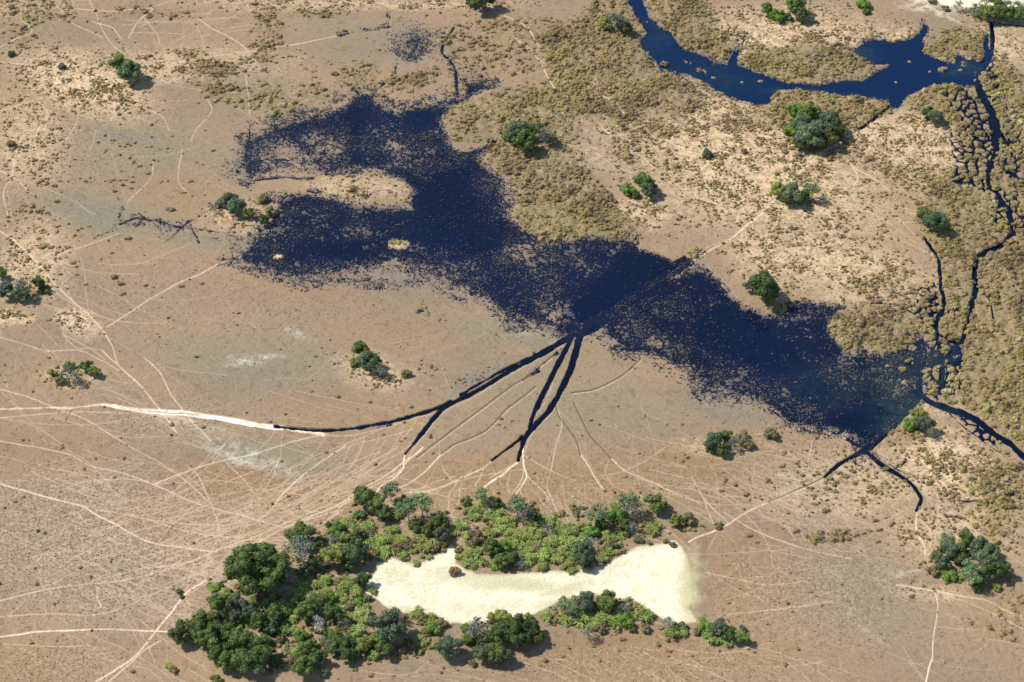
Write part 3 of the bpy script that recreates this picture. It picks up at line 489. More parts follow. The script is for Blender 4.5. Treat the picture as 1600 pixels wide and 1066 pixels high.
def tuft_template(r, blades):
    """a bushy cushion of grass: lumpy dome with leaves splaying out of it"""
    v, f = [], []
    n = 7
    for ring, (rad, z) in enumerate([(1, -.1), (.85, .45), (.45, .85)]):
        for k in range(n):
            a = 2*math.pi*(k+.5*ring)/n+r.uniform(-.2, .2); q = rad*r.uniform(.6, 1.35); v.append((q*math.cos(a), q*math.sin(a), z*r.uniform(.55, 1.35)))
    v.append((r.uniform(-.15, .15), r.uniform(-.15, .15), 1.0))
    for ring in range(2):
        for k in range(n):
            a, b = ring*n+k, ring*n+(k+1) % n; f += [(a, b, b+n), (a, b+n, a+n)]
    for k in range(n): f.append((2*n+k, 2*n+(k+1) % n, 3*n))
    for _ in range(blades):
        a = r.uniform(0, 6.283); t = r.uniform(.3, 1.1); c0 = (.45*math.cos(a), .45*math.sin(a), .4); tip = (math.cos(a)*(.5+t*.8), math.sin(a)*(.5+t*.8), 1.35-t*.7)
        wx, wy = -math.sin(a)*.16, math.cos(a)*.16; i = len(v)
        v += [(c0[0]+wx, c0[1]+wy, c0[2]), (c0[0]-wx, c0[1]-wy, c0[2]), tip]; f.append((i, i+1, i+2))
    return np.array(v), np.array(f)
tr_ = random.Random(3)
TUFTS = [tuft_template(tr_, 14) for _ in range(6)]
def scatter(name, x, y, z, rad, hgt, tone, hue, mat):
    r = np.random.default_rng(len(x)); kind = r.integers(0, len(TUFTS), len(x)); V, F, A, B = [], [], [], []; off = 0
    for k, (tv, tf) in enumerate(TUFTS):
        s = np.where(kind == k)[0]
        if not len(s): continue
        a = r.uniform(0, 6.283, len(s)); ca, sa = np.cos(a)[:, None], np.sin(a)[:, None]; R0 = rad[s][:, None]
        el = r.uniform(.75, 1.3, len(s))[:, None]
        vx = (tv[None, :, 0]*ca-tv[None, :, 1]*sa)*R0*el + x[s][:, None]; vy = (tv[None, :, 0]*sa+tv[None, :, 1]*ca)*R0/el + y[s][:, None]; vz = tv[None, :, 2]*hgt[s][:, None]+z[s][:, None]
        V.append(np.stack([vx, vy, vz], 2).reshape(-1, 3)); n = len(tv)
        F.append((tf[None]+(np.arange(len(s))*n)[:, None, None]).reshape(-1, 3)+off); off += n*len(s)
        A.append(np.repeat(tone[s], n)); B.append(np.repeat(hue[s], n))
    me = np_mesh(name, np.concatenate(V), np.concatenate(F)); attr(me, 'tone', np.concatenate(A)); attr(me, 'hue', np.concatenate(B)); smooth_shade(me)
    return link(name, me, mat)
g = N('sedge_and_grass', .9, .15)
c = g.mix(g.at('hue'), (.205, .145, .072), (.225, .180, .060)); c = g.mix(g.math('MULTIPLY', g.math('SUBTRACT', g.at('hue'), 1, True), 1.0, True), c, (.34, .265, .165)); c = g.mix(g.remap(g.at('hue'), 1.9, 2.8), c, (.125, .140, .040))
c = g.mix(1.0, c, g.mix(g.at('tone'), (.70, .70, .70), (1.25, 1.25, 1.25)), 'MULTIPLY')
c = g.mix(.8, c, g.mix(g.noise(3.5, 2, .8), (.55, .55, .55), (1.45, 1.45, 1.45)), 'MULTIPLY')
M_TUFT = g.out(c)

# reed and sedge cushions
x, y, r = jgrid(.95, 1)
M = sMarsh(x, y); wt = sWet(x, y); cl = fbm(x, y, 5, 91, 3); px_, py_ = to_px(x, y)
keep = (wt < -.05) & (r.random(len(x)) < np.clip(M*1.0-.05, 0, .85)*(.45+.55*(cl > -.15))*np.where(fbm(x, y, 11, 93, 3) < -.2, .7, 1.2)) & (sTrail(x, y) < .45)
x, y, cl, M, px_ = x[keep], y[keep], cl[keep], M[keep], px_[keep]; n = len(x)
rad = (.32+.85*r.random(n)**2.2)*(1+.7*cl); 
east = sstep(1400, 1520, px_)
hue = np.clip(.25+.5*east+1.6*fbm(x, y, 16, 95, 4)+r.normal(0, .2, n), 0, 1)+np.where(r.random(n) < .12+.25*(fbm(x, y, 9, 96, 3) > .1), .7, 0)
o = scatter('marsh_grass', x, y, sZ(x, y)-.08, rad, rad*r.uniform(.45, .85, n), np.clip(.5+1.0*fbm(x, y, 6, 191, 3)+r.normal(0, .12, n), 0, 1), hue, M_TUFT)
o['kind'] = 'stuff'; o['label'] = 'olive brown sedge cushions along the river and lagoon'
print('marsh tufts', n)
# drowned grass standing in the lagoon, thick at its margins
OPEN = zones([(960,445,110,40,-32,1),(700,300,40,50,30,.7),(720,370,60,20,10,.5),(560,180,25,22,0,.4),(660,180,20,16,0,.6),(530,390,45,14,0,.5),(1330,660,60,20,-25,.5),(1110,450,40,24,25,.6),(1180,530,70,22,30,.3),(780,370,60,20,15,.3)])
COV = np.where(W > .12, np.clip((1.02-W)*2.4, .14, 1), 0)*(1-.85*OPEN)*(1-poly(river, 8))*(1-.75*np.maximum(thread, .7*thread2))*(1-sstep(.4, .6, C)*(1-sstep(.3, .6, W)))*(MARSH < .6)
COV = np.clip(COV*(.85+.55*np.clip(g1, -1.4, 1.6)*.8+.35*g2), .03, 1)*sstep(.10, .34, W)*(1-vein)*(COV > 0)
sCov = sampler(COV); x, y, r = jgrid(.54, 12); keep = r.random(len(x)) < sCov(x, y)*.72; x, y = x[keep], y[keep]; n = len(x); rad = r.uniform(.10, .27, n); shal = np.clip(1.25*sCov(x, y)-.15, 0, 1)
o = scatter('drowned_grass', x, y, np.maximum(sZ(x, y), -.02), rad*1.25, rad*r.uniform(.6, 1.4, n), r.uniform(.1, 1, n)*(.25+.75*shal), np.full(n, .5), None)
g = N('drowned_grass', .8, .2); g.out(g.mix(g.at('tone'), (.032, .034, .042), g.mix(g.noise(.08, 2), (.135, .108, .098), (.185, .148, .118)))); o.data.materials.append(g.m)
o['kind'] = 'stuff'; o['label'] = 'dark drowned grass standing in the shallow lagoon'
print('drowned', n)
# drier tussocks between pale straw
x, y, r = jgrid(.95, 2)
S = sStraw(x, y); cl = fbm(x, y, 4, 92, 3)
keep = (sWet(x, y) < -.15) & (r.random(len(x)) < (S*.75+.012)*(.35+.9*(cl > -.05))) & (sTrail(x, y) < .3) & (sSand(x, y) < .2) & (sMarsh(x, y) < .6)
x, y, cl = x[keep], y[keep], cl[keep]; n = len(x); rad = r.uniform(.2, .58, n)*(1+.9*np.clip(cl, -.5, 1))
hue = np.clip(r.normal(.25, .35, n), 0, 1)+np.where(r.random(n) < .35, r.uniform(.6, 1.1, n), 0)
o = scatter('dry_grass', x, y, sZ(x, y)-.05, rad, rad*r.uniform(.5, .9, n), r.uniform(0, .9, n), hue, M_TUFT)
o['kind'] = 'stuff'; o['label'] = 'brown and straw coloured grass tussocks of the dry ground'
print('dry tufts', n)
# close even stubble in the trampled south-west and round the sand
sDot = sampler(DOT)
x, y, r = jgrid(.8, 4)
keep = (r.random(len(x)) < (.015+sDot(x, y)*.60)) & (sWet(x, y) < -.2) & (sTrail(x, y) < .3) & (sSand(x, y) < .15) & (sStraw(x, y) < .5)
x, y = x[keep], y[keep]; n = len(x); rad = r.uniform(.10, .27, n)
o = scatter('stubble', x, y, sZ(x, y)-.02, rad, rad*.6, r.uniform(.2, .9, n), np.clip(r.normal(.45, .35, n), 0, 1), M_TUFT)
o['kind'] = 'stuff'; o['label'] = 'short grazed grass stubble dotting the plain'
print('stubble', n)

# low scrub filling the gaps of the island thickets
ISL = np.maximum.reduce([poly(p, 16) for p in [
 [(290,985),(330,925),(345,900),(440,860),(520,825),(560,780),(600,775),(640,780),(700,805),(700,850),(690,866),(640,882),(590,878),(572,910),(570,930),(596,955),(640,965),(690,975),(700,1015),(600,1035),(500,1052),(400,1055),(330,1035)],
 [(716,800),(735,780),(800,780),(860,805),(920,800),(950,770),(1030,775),(1040,810),(1090,810),(1090,830),(1010,840),(940,880),(900,895),(830,890),(760,888),(715,890),(712,860),(760,840),(720,820)],
 [(720,970),(800,962),(850,985),(820,1030),(740,1035)],[(850,965),(890,935),(970,935),(1020,962),(1000,985),(920,998),(870,980)],[(1040,975),(1085,975),(1080,998),(1045,998)],[(1098,972),(1140,975),(1168,1000),(1110,1008)],
 [(1455,890),(1470,845),(1530,838),(1570,870),(1580,900),(1530,925),(1480,908)],[(1515,5),(1620,5),(1620,30),(1510,28)],[(1225,185),(1260,168),(1310,190),(1320,215),(1275,232),(1235,220)]]])
sIsl = sampler(ISL)
x, y, r = jgrid(1.0, 8); cl = fbm(x, y, 4.5, 97, 3)
keep = (r.random(len(x)) < sIsl(x, y)*(.10+.5*(cl > .05))) & (sSand(x, y) < .45) & (sTrail(x, y) < .5)
x, y, cl = x[keep], y[keep], cl[keep]; n = len(x); rad = r.uniform(.3, .95, n)*(1+.5*cl)
o = scatter('scrub', x, y, sZ(x, y)-.05, rad, rad*r.uniform(.6, 1.2, n), r.uniform(0, .8, n), np.where(r.random(n) < .62, r.uniform(2.2, 3, n), r.uniform(0, 1.3, n)), M_TUFT)
o['kind'] = 'stuff'; o['label'] = 'low green and brown scrub between the trees of the sand island'
print('scrub', n)

# ------------------------------------------------------------------ trees and bushes: prototypes (unit crown radius)
def leaf_material():
    g = N('foliage', .75, .25)
    oi = g.t.nodes.new('ShaderNodeObjectInfo')
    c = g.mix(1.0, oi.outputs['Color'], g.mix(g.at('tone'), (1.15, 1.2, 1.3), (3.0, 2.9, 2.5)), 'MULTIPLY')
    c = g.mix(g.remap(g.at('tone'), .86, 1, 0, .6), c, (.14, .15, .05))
    g.out(c); g.b.inputs['Roughness'].default_value = .6
    tl = g.t.nodes.new('ShaderNodeBsdfTranslucent'); mx = g.t.nodes.new('ShaderNodeMixShader'); mx.inputs[0].default_value = .22
    g.t.links.new(c, tl.inputs['Color']); g.t.links.new(g.b.outputs[0], mx.inputs[1]); g.t.links.new(tl.outputs[0], mx.inputs[2])
    g.t.links.new(mx.outputs[0], g.t.nodes['Material Output'].inputs['Surface'])
    return g.m
M_LEAF = leaf_material()
g = N('bark', .9, .1); M_BARK = g.out(g.mix(g.noise(3), (.20, .17, .13), (.34, .31, .26)))
g = N('bleached_wood', .8, .1); M_DEAD = g.out(g.mix(g.noise(3), (.36, .34, .32), (.60, .58, .54)))

def ico(sub=1):
    t = (1+5**.5)/2
    v = [(-1,t,0),(1,t,0),(-1,-t,0),(1,-t,0),(0,-1,t),(0,1,t),(0,-1,-t),(0,1,-t),(t,0,-1),(t,0,1),(-t,0,-1),(-t,0,1)]
    f = [(0,11,5),(0,5,1),(0,1,7),(0,7,10),(0,10,11),(1,5,9),(5,11,4),(11,10,2),(10,7,6),(7,1,8),(3,9,4),(3,4,2),(3,2,6),(3,6,8),(3,8,9),(4,9,5),(2,4,11),(6,2,10),(8,6,7),(9,8,1)]
    v = [Vector(p).normalized() for p in v]
    for _ in range(sub):
        cache = {}; nf = []
        def mid(a, b):
            k = (min(a, b), max(a, b))
            if k not in cache: v.append((v[a]+v[b]).normalized()); cache[k] = len(v)-1
            return cache[k]
        for a, b, c_ in f:
            x1, y1, z1 = mid(a, b), mid(b, c_), mid(c_, a); nf += [(a, x1, z1), (b, y1, x1), (c_, z1, y1), (x1, y1, z1)]
        f = nf
    return np.array([tuple(p) for p in v]), np.array(f)
ICO = ico(1)
def crown_mesh(name, seed, lobes, lr, rz, zc, leaves, leaf, core=.8, gap=0.0, low=-.45, stretch=1.0):
    """leaf clumps spread over many lobes; real leaf faces over a dense twiggy heart"""
    r = np.random.default_rng(seed); cs = []
    for k in range(lobes):
        for _ in range(30):
            z = r.uniform(low, 1); a = r.uniform(0, 6.283); q = math.sqrt(max(0, 1-z*z)); rad = r.uniform(.45, .82) if k > lobes//4 else r.uniform(0, .4)
            p = np.array([q*math.cos(a)*rad*stretch, q*math.sin(a)*rad, z*rad*rz])
            if all(np.linalg.norm(p-c_[0]) > lr*.55 for c_ in cs): break
        cs.append((p, lr*r.uniform(.75, 1.25), r.uniform(0, 1)))
    V, F, A = [], [], []; off = 0
    for i, (c0, rr0, tn) in enumerate(cs):
        n = int(leaves*(rr0/lr)**2); d = r.normal(size=(n, 3)); d /= np.linalg.norm(d, axis=1)[:, None]
        d = d[d[:, 2] > -.6]; rad = rr0*(1+.10*r.normal(size=len(d)))*(1-.15*r.random(len(d))); p = c0+d*rad[:, None]*[1, 1, .85]
        ok = np.ones(len(p), bool)
        for j, (c1, r1, _) in enumerate(cs):
            if j != i: ok &= np.linalg.norm((p-c1)/[1, 1, .85], axis=1) > r1*.78
        if gap: ok &= r.random(len(p)) > gap
        p, d = p[ok], d[ok]; n = len(p)
        if not n: continue
        nrm = d+.75*r.normal(size=(n, 3)); nrm /= np.linalg.norm(nrm, axis=1)[:, None]
        t1 = np.cross(nrm, r.normal(size=(n, 3))); t1 /= np.linalg.norm(t1, axis=1)[:, None]; t2 = np.cross(nrm, t1)
        s = leaf*r.uniform(.6, 1.35, (n, 1)); q = np.stack([p-t1*s, p-t2*s*.55+nrm*s*.1, p+t1*s, p+t2*s*.55-nrm*s*.1], 1).reshape(-1, 3)
        V.append(q); F.append(np.arange(n*4).reshape(-1, 4)+off); off += n*4
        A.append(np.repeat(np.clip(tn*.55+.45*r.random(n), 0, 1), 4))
    F = np.concatenate(F); F = np.concatenate([F[:, [0, 1, 2]], F[:, [0, 2, 3]]])
    if core:
        Fs = [F]
        for c0, rr0, tn in cs:
            v = ICO[0]*rr0*core*r.uniform(.85, 1.12, (len(ICO[0]), 1))*[1, 1, .85]+c0; V.append(v); Fs.append(ICO[1]+off); off += len(v); A.append(np.full(len(v), tn*.3))  # core lobes: low tone paints in the shade inside the crown
        F = np.concatenate(Fs)
    co = np.concatenate(V); co[:, 2] += zc; co[:, 2] = np.maximum(co[:, 2], 0.0)
    me = np_mesh(name, co, F); attr(me, 'tone', np.concatenate(A)); me.materials.append(M_LEAF); return me
def tube(V, F, a, b, ra, rb, n=6):
    a, b = Vector(a), Vector(b); d = (b-a).normalized(); u = d.orthogonal().normalized(); w_ = d.cross(u); i = len(V)
    for p, q in ((a, ra), (b, rb)):
        for k in range(n):
            t = 2*math.pi*k/n; V.append(tuple(p+u*math.cos(t)*q+w_*math.sin(t)*q))
    for k in range(n): F.append((i+k, i+(k+1) % n, i+n+(k+1) % n, i+n+k))
def branch_mesh(name, seed, zc, spread, levels, r0, mat):
    rr = random.Random(seed); V, F = [], []
    def go(p, d, L, rad, lv):
        q = p+d*L; tube(V, F, p, q, rad, rad*.68, 6 if lv > 1 else 4)
        if lv <= 0: return
        for _ in range(3 if lv > 1 else 2+(rr.random() < .5)):
            nd = (d*.8+Vector((rr.gauss(0, spread), rr.gauss(0, spread), rr.uniform(-.05, .45)))).normalized(); go(q, nd, L*rr.uniform(.62, .85), rad*.62, lv-1)
    go(Vector((0, 0, -.05)), Vector((rr.uniform(-.12, .12), rr.uniform(-.12, .12), 1)).normalized(), zc*.45, r0, levels)
    me = np_mesh(name, np.array(V), np.array(F)); me.materials.append(mat); return me
def palm_mesh(name, seed, heads=7, fronds=26, lean=.0):
    """clump of wild date palm: several heads of arching feather leaves"""
    r = np.random.default_rng(seed); V, F, A = [], [], []
    for h in range(heads):
        a = r.uniform(0, 6.283); q = .62*math.sqrt(r.random()) if h else 0; hx, hy, hz = q*math.cos(a), q*math.sin(a), r.uniform(.12, .6); tn = r.random(); hs = r.uniform(.32, .52)
        for k in range(fronds):
            a = r.uniform(0, 6.283); up = r.uniform(.15, 1.25); L = hs*r.uniform(.8, 1.2); wv = .055*r.uniform(.7, 1.3); cx, sx = math.cos(a), math.sin(a); i = len(V); tt = min(1, max(0, tn*.5+.5*r.random()))
            for s in range(5):
                t = s/4; rd = L*t*(math.cos(up)+.35*t); z = hz+L*(t*math.sin(up)-.75*t*t*.8); ww = wv*(1.0-.15*s)*(.5 if s == 0 else 1)*(.3 if s == 4 else 1)
                for sg in (-1, 1): V.append((hx+rd*cx-sg*ww*sx, hy+rd*sx+sg*ww*cx, max(z-.02*abs(sg), 0))); A.append(tt)
            for s in range(4): b = i+s*2; F += [(b, b+1, b+3), (b, b+3, b+2)]
    me = np_mesh(name, np.array(V), np.array(F)); attr(me, 'tone', np.array(A)); me.materials.append(M_LEAF)
    return me
def palm_heart(name, seed):
    r = np.random.default_rng(seed); V, F = [], []; off = 0
    for k in range(6):
        a = r.uniform(0, 6.283); q = .45*math.sqrt(r.random()); v = ICO[0]*r.uniform(.85, 1.15, (len(ICO[0]), 1))*[.30, .30, .22]+[q*math.cos(a), q*math.sin(a), .14]; v[:, 2] = np.maximum(v[:, 2], 0); V.append(v); F.append(ICO[1]+off); off += len(v)
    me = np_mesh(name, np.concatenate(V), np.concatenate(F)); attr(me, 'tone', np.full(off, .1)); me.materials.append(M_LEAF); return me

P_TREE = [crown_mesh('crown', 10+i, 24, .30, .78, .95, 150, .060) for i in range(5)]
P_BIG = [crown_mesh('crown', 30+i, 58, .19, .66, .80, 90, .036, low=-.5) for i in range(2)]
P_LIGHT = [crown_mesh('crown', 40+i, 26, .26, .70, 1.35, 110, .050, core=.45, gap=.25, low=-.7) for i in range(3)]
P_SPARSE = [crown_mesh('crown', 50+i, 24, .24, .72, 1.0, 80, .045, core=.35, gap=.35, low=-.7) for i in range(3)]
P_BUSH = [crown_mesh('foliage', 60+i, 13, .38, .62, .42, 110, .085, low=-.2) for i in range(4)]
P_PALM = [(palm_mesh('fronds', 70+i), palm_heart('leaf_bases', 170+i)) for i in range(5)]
P_TRUNK = [branch_mesh('trunk', 80+i, .95, .55, 2, .075, M_BARK) for i in range(4)]
P_TRUNK_L = [branch_mesh('trunk', 85+i, 1.5, .45, 2, .07, M_DEAD) for i in range(3)]
P_TWIGS = [branch_mesh('trunk', 90+i, 1.15, .62, 4, .06, M_DEAD) for i in range(3)]
P_DEAD = [branch_mesh('branches', 95+i, 1.25, .7, 5, .05, M_DEAD) for i in range(3)]
P_STEM = [branch_mesh('stem', 99+i, .5, .7, 2, .06, M_BARK) for i in range(2)]

# ------------------------------------------------------------------ survey of every tree and bush: zone -> (px, py, radius px, kind)
# D dark evergreen, K very large dark evergreen, T blue-green, G green, B bright green, L pale feathery, Y yellow-green, S grey sparse, X dead, P palm clump, O brown/olive bush
ZN = {
"in the grove at the island's west end": '283,990,18,D 343,945,17,G 318,970,14,G 306,990,18,D 328,1000,20,G 340,972,16,D 352,992,16,D 376,1002,22,D 341,1020,18,D 356,1033,17,G 381,1036,21,D 407,1022,20,D 404,1044,15,T 430,1035,10,D',
'beside the giant dark tree': '398,886,50,K 468,836,21,G 470,859,26,S 499,852,9,D 490,883,13,D 474,897,11,T 432,905,15,D 333,920,9,P 354,929,9,P 344,918,5,B 523,846,13,S',
"around the bleached dead tree": '372,942,14,T 393,958,14,T 369,967,11,T 405,975,14,D 429,962,15,D 424,984,11,T 477,958,16,G 490,977,19,X 494,947,18,D 522,962,15,D 377,978,9,P 447,962,9,B 440,984,10,B 457,989,10,P 416,1006,10,B 440,1000,8,O 476,931,12,P 490,936,12,P 463,934,11,P 471,916,11,P 450,945,11,P 420,940,10,P 409,932,9,O 396,940,9,P 387,975,8,P 457,972,9,P 440,948,9,P',
"just west of the white sand": '507,913,12,P 530,928,12,P 554,928,12,P 568,909,12,D 547,914,12,P 560,944,9,B 572,955,10,P 507,931,11,P 519,940,10,B 538,977,11,S 554,967,12,P 569,973,10,P 557,989,12,P 494,916,8,P 540,938,9,P 584,925,8,P 576,938,6,O 525,950,9,P 545,952,7,O',
"on the island's south-west shore": '521,995,12,G 535,1006,15,D 511,1006,11,S 544,1025,12,D 569,1009,13,Y 469,998,10,B 476,1019,15,G 474,1042,17,G 496,1028,15,D 507,1050,7,S 555,1008,11,D 490,1012,11,B 568,992,9,P 523,1018,10,T 555,1022,8,S 460,1020,10,P 457,1035,8,O',
"south-west of the white sand": '606,982,26,T 590,1002,13,B 601,1012,14,D 622,965,12,S 585,1026,8,Y 649,959,10,P 676,972,12,P 677,986,10,B 658,1005,10,P 690,978,8,O 663,968,7,O 630,1018,6,O 615,1030,7,O 665,990,6,O',
"in the large clump south of the sand": '748,986,22,S 738,1001,14,B 788,969,14,Y 755,1022,15,T 775,1022,18,D 805,984,21,D 826,987,16,D 808,1001,16,D 777,994,17,D 825,967,6,Y 700,1012,18,T 739,1037,6,O 726,984,6,B 770,968,8,Y 840,1000,10,D',
"in the thicket on the sand's south-east rim": '856,967,10,P 885,949,15,L 914,943,16,T 948,940,16,G 889,970,12,P 914,970,14,P 943,966,12,P 975,954,12,S 975,974,12,B 1006,963,14,P 919,990,12,S 932,978,11,P 1009,985,7,O 957,972,11,P 903,960,11,P 990,967,10,P 940,985,8,O 986,985,7,D',
"at the sand's far south-east tip": '1045,976,11,S 1049,990,12,P 1065,976,7,L 1069,988,9,P 1103,979,11,B 1123,981,13,T 1137,992,11,D 1159,997,11,G 1161,984,6,T 1117,1003,10,P 1137,1006,8,P 1105,995,8,P 1090,990,6,O',
"in the island's north-west corner": '569,781,18,D 588,793,14,Y 597,804,13,D 610,768,15,L 637,797,17,L 660,789,18,L 618,805,12,P 687,820,13,D 672,830,13,D 690,838,12,T 547,818,12,P 563,808,9,B 574,826,11,P 560,838,11,G 529,830,12,B 514,823,5,D 540,843,12,G 650,826,11,D',
"north-west of the white sand": '587,840,11,P 600,845,11,P 613,832,11,P 590,853,13,P 604,862,11,P 632,847,11,P 654,843,12,P 670,846,12,P 630,866,9,P 663,860,11,P 652,881,7,P 671,874,5,P 521,869,18,Y 556,866,18,T 640,858,8,O 575,850,10,P 620,860,8,O 690,850,8,O 618,846,9,P 645,862,8,P 680,860,7,O 578,836,9,O 538,872,11,T 545,885,9,D',
"in the thicket below the pale trail fans": '729,786,8,D 754,775,12,L 745,799,10,P 740,811,9,P 763,788,9,S 777,788,9,D 774,805,12,P 809,792,16,L 820,808,15,S 834,808,10,D 718,822,11,P 784,818,11,P 797,817,11,P 706,834,10,P 757,790,9,P',
"in the middle of the northern thicket": '846,815,11,P 862,815,11,P 856,828,12,S 831,827,11,P 812,838,11,P 824,842,11,P 838,848,10,P 799,846,11,P 810,855,10,P 768,835,10,P 874,833,11,P 867,847,12,P 854,854,9,P 768,857,13,D 784,860,13,B 782,879,12,G 796,876,12,D 774,888,8,P 807,869,10,S 814,883,9,S 827,857,10,P 831,874,12,P 846,872,13,P 850,885,11,P 843,838,9,P 790,833,10,P 822,866,8,P 838,862,9,O 860,866,8,P',
"on the mound between two sandy paths": '745,841,11,O 727,841,8,P 734,866,10,P 746,868,10,P 723,876,9,P 740,883,9,P 729,883,8,P 752,880,8,P 712,896,8,O 760,883,5,O 735,854,7,O 718,864,6,O',
"at the northern thicket's east end": '898,827,12,P 912,826,10,P 896,851,12,P 881,866,11,P 870,877,10,P 882,885,10,P 893,893,8,P 896,874,10,P 934,805,18,L 929,835,12,B 923,852,14,S 909,861,15,T 912,877,14,T 886,845,11,P 885,828,9,P 914,842,9,P 919,889,8,O 948,838,10,P 940,820,10,D',
"at the island's north-east corner": '980,785,19,L 966,807,16,B 993,797,16,S 1023,788,16,G 1036,795,9,D 1019,827,13,P 1056,818,9,Y 1073,815,11,O 1014,852,4,O 1041,849,4,O 1050,854,5,O 1123,822,6,O 939,874,11,P 951,865,9,P 987,826,12,S 975,836,10,P 958,843,8,P 973,822,10,D 997,845,7,O 955,855,8,O',
"in the round grove at right": '1480,843,13,L 1510,841,13,G 1485,858,16,T 1466,867,10,G 1531,854,15,T 1548,862,15,T 1540,873,16,L 1472,880,12,T 1482,898,11,B 1517,895,18,L 1532,905,12,T 1551,888,18,D 1569,892,13,D 1457,893,8,O 1556,919,7,Y 1526,866,12,S 1503,874,12,D 1527,919,8,D 1500,858,11,D',
"on the top right sand": '1497,9,9,S 1522,15,13,S 1541,21,13,G 1560,18,14,G 1579,24,12,G 1595,20,13,G 1541,3,11,S 1560,1,10,B 1574,5,9,S 1590,10,10,S 1457,3,6,O 1525,22,8,P 1478,14,5,O',
"in the twin clumps above the river": '1199,13,10,G 1213,27,12,B 1243,10,15,G 1253,23,12,D 1229,28,8,T',
"at the top edge above the river": '1349,10,10,B 1353,19,6,D',
"in the dark grove south of the river": '1240,175,13,B 1239,207,14,B 1266,177,15,G 1265,213,20,T 1299,190,18,T 1294,214,17,D 1314,206,12,D 1279,190,9,X 1252,195,15,T 1281,203,15,T 1283,225,10,D 1250,224,11,D',
"on straw-coloured ground below the river": '1106,242,8,T 1163,237,5,O 1449,177,9,D 1463,183,12,T 1104,234,5,S',
"where the sandy track bends": '1216,297,12,Y 1239,302,17,T 1268,296,14,L 1228,310,10,D 1256,306,9,D',
'in the clump west of the reed channels': '1446,339,14,G 1463,347,17,T 1470,340,10,S',
"on the bank above the lagoon": '1193,450,24,D 1199,466,9,O 1172,448,10,T',
"on the spit between lagoon and channel": '1436,647,11,Y 1421,665,11,B 1445,665,13,T 1457,677,10,S 1433,660,9,G',
'south of the eastern lagoon': '1116,690,14,T 1134,681,10,G 1128,703,10,D 1147,693,12,S 1162,686,11,O 1206,681,10,O 1172,697,8,O 1110,702,7,G',
"on the round mound below the lagoon": '563,545,14,G 576,565,16,T 593,578,13,S 555,567,8,Y 636,585,7,O 588,568,9,D',
"on the lagoon's west shore": '358,313,14,T 368,324,13,T 387,333,9,G 412,344,9,D 333,325,9,S 413,311,9,O 421,333,9,O 389,307,6,X 345,316,8,S',
"on the upper left plain": '188,101,16,G 203,112,18,T 193,119,10,S 97,104,6,T 17,85,6,T 18,226,6,O',
"in the clump at the left edge": '8,453,13,T 37,446,15,S 33,459,13,T 60,443,10,D 3,428,9,G 68,455,8,D',
"in the clump above the white track": '81,585,7,Y 103,582,15,S 121,592,11,S 134,572,10,G 146,581,9,G 93,597,8,O 108,574,8,G',
"in the clump above the lagoon's middle": '808,206,18,T 819,224,17,D 834,204,13,G 852,213,17,S 794,214,9,B 862,218,9,T',
"left of the sandy track, above the lagoon": '980,300,12,B 1006,286,15,G 1015,297,12,T 994,305,8,D',
'at the top edge left of the river': '963,33,18,S 975,42,12,T 753,-1,19,D 735,2,9,T 945,38,10,Y',
'on the open plain at the bottom left': '280,926,5,T 284,933,4,D 264,1042,6,P 270,1048,6,O 338,1062,8,G',
}
KD = {'D': ('dark_tree', 'tree', 'dark green tree', (.054, .076, .021)), 'K': ('giant_dark_tree', 'tree', 'enormous dark green domed tree, the widest of all,', (.050, .076, .019)),
 'T': ('blue_green_tree', 'tree', 'blue-green tree', (.068, .088, .046)), 'G': ('green_tree', 'tree', 'mid-green tree', (.082, .108, .028)), 'B': ('bright_bush', 'bush', 'bright green bush', (.075, .125, .022)),
 'L': ('pale_tree', 'tree', 'pale feathery tree', (.095, .130, .060)), 'Y': ('yellow_green_tree', 'tree', 'yellow-green tree', (.135, .150, .036)), 'S': ('grey_tree', 'tree', 'grey twiggy tree', (.085, .098, .062)),
 'X': ('dead_tree', 'dead tree', 'bleached leafless tree', (1, 1, 1)), 'P': ('palm_clump', 'palm bush', 'wild palm clump', (.112, .136, .036)), 'O': ('brown_bush', 'bush', 'olive-brown bush', (.130, .105, .050))}
ORD = ['', 'second', 'third', 'fourth', 'fifth', 'sixth', 'seventh', 'eighth', 'ninth', 'tenth', 'eleventh', 'twelfth', 'thirteenth', 'fourteenth', 'fifteenth', 'sixteenth', 'seventeenth', 'eighteenth', 'nineteenth', 'twentieth']
def sizeword(r): return 'tiny ' if r < 7 else 'small ' if r < 11 else '' if r < 16 else 'large '
def part(name, me, root, color=None, rz=0):
    o = bpy.data.objects.new(name, me); COL.objects.link(o); o.parent = root; o.rotation_euler.z = rz
    if color: o.color = (*color, 1)
    return o
rr = random.Random(21); count = 0
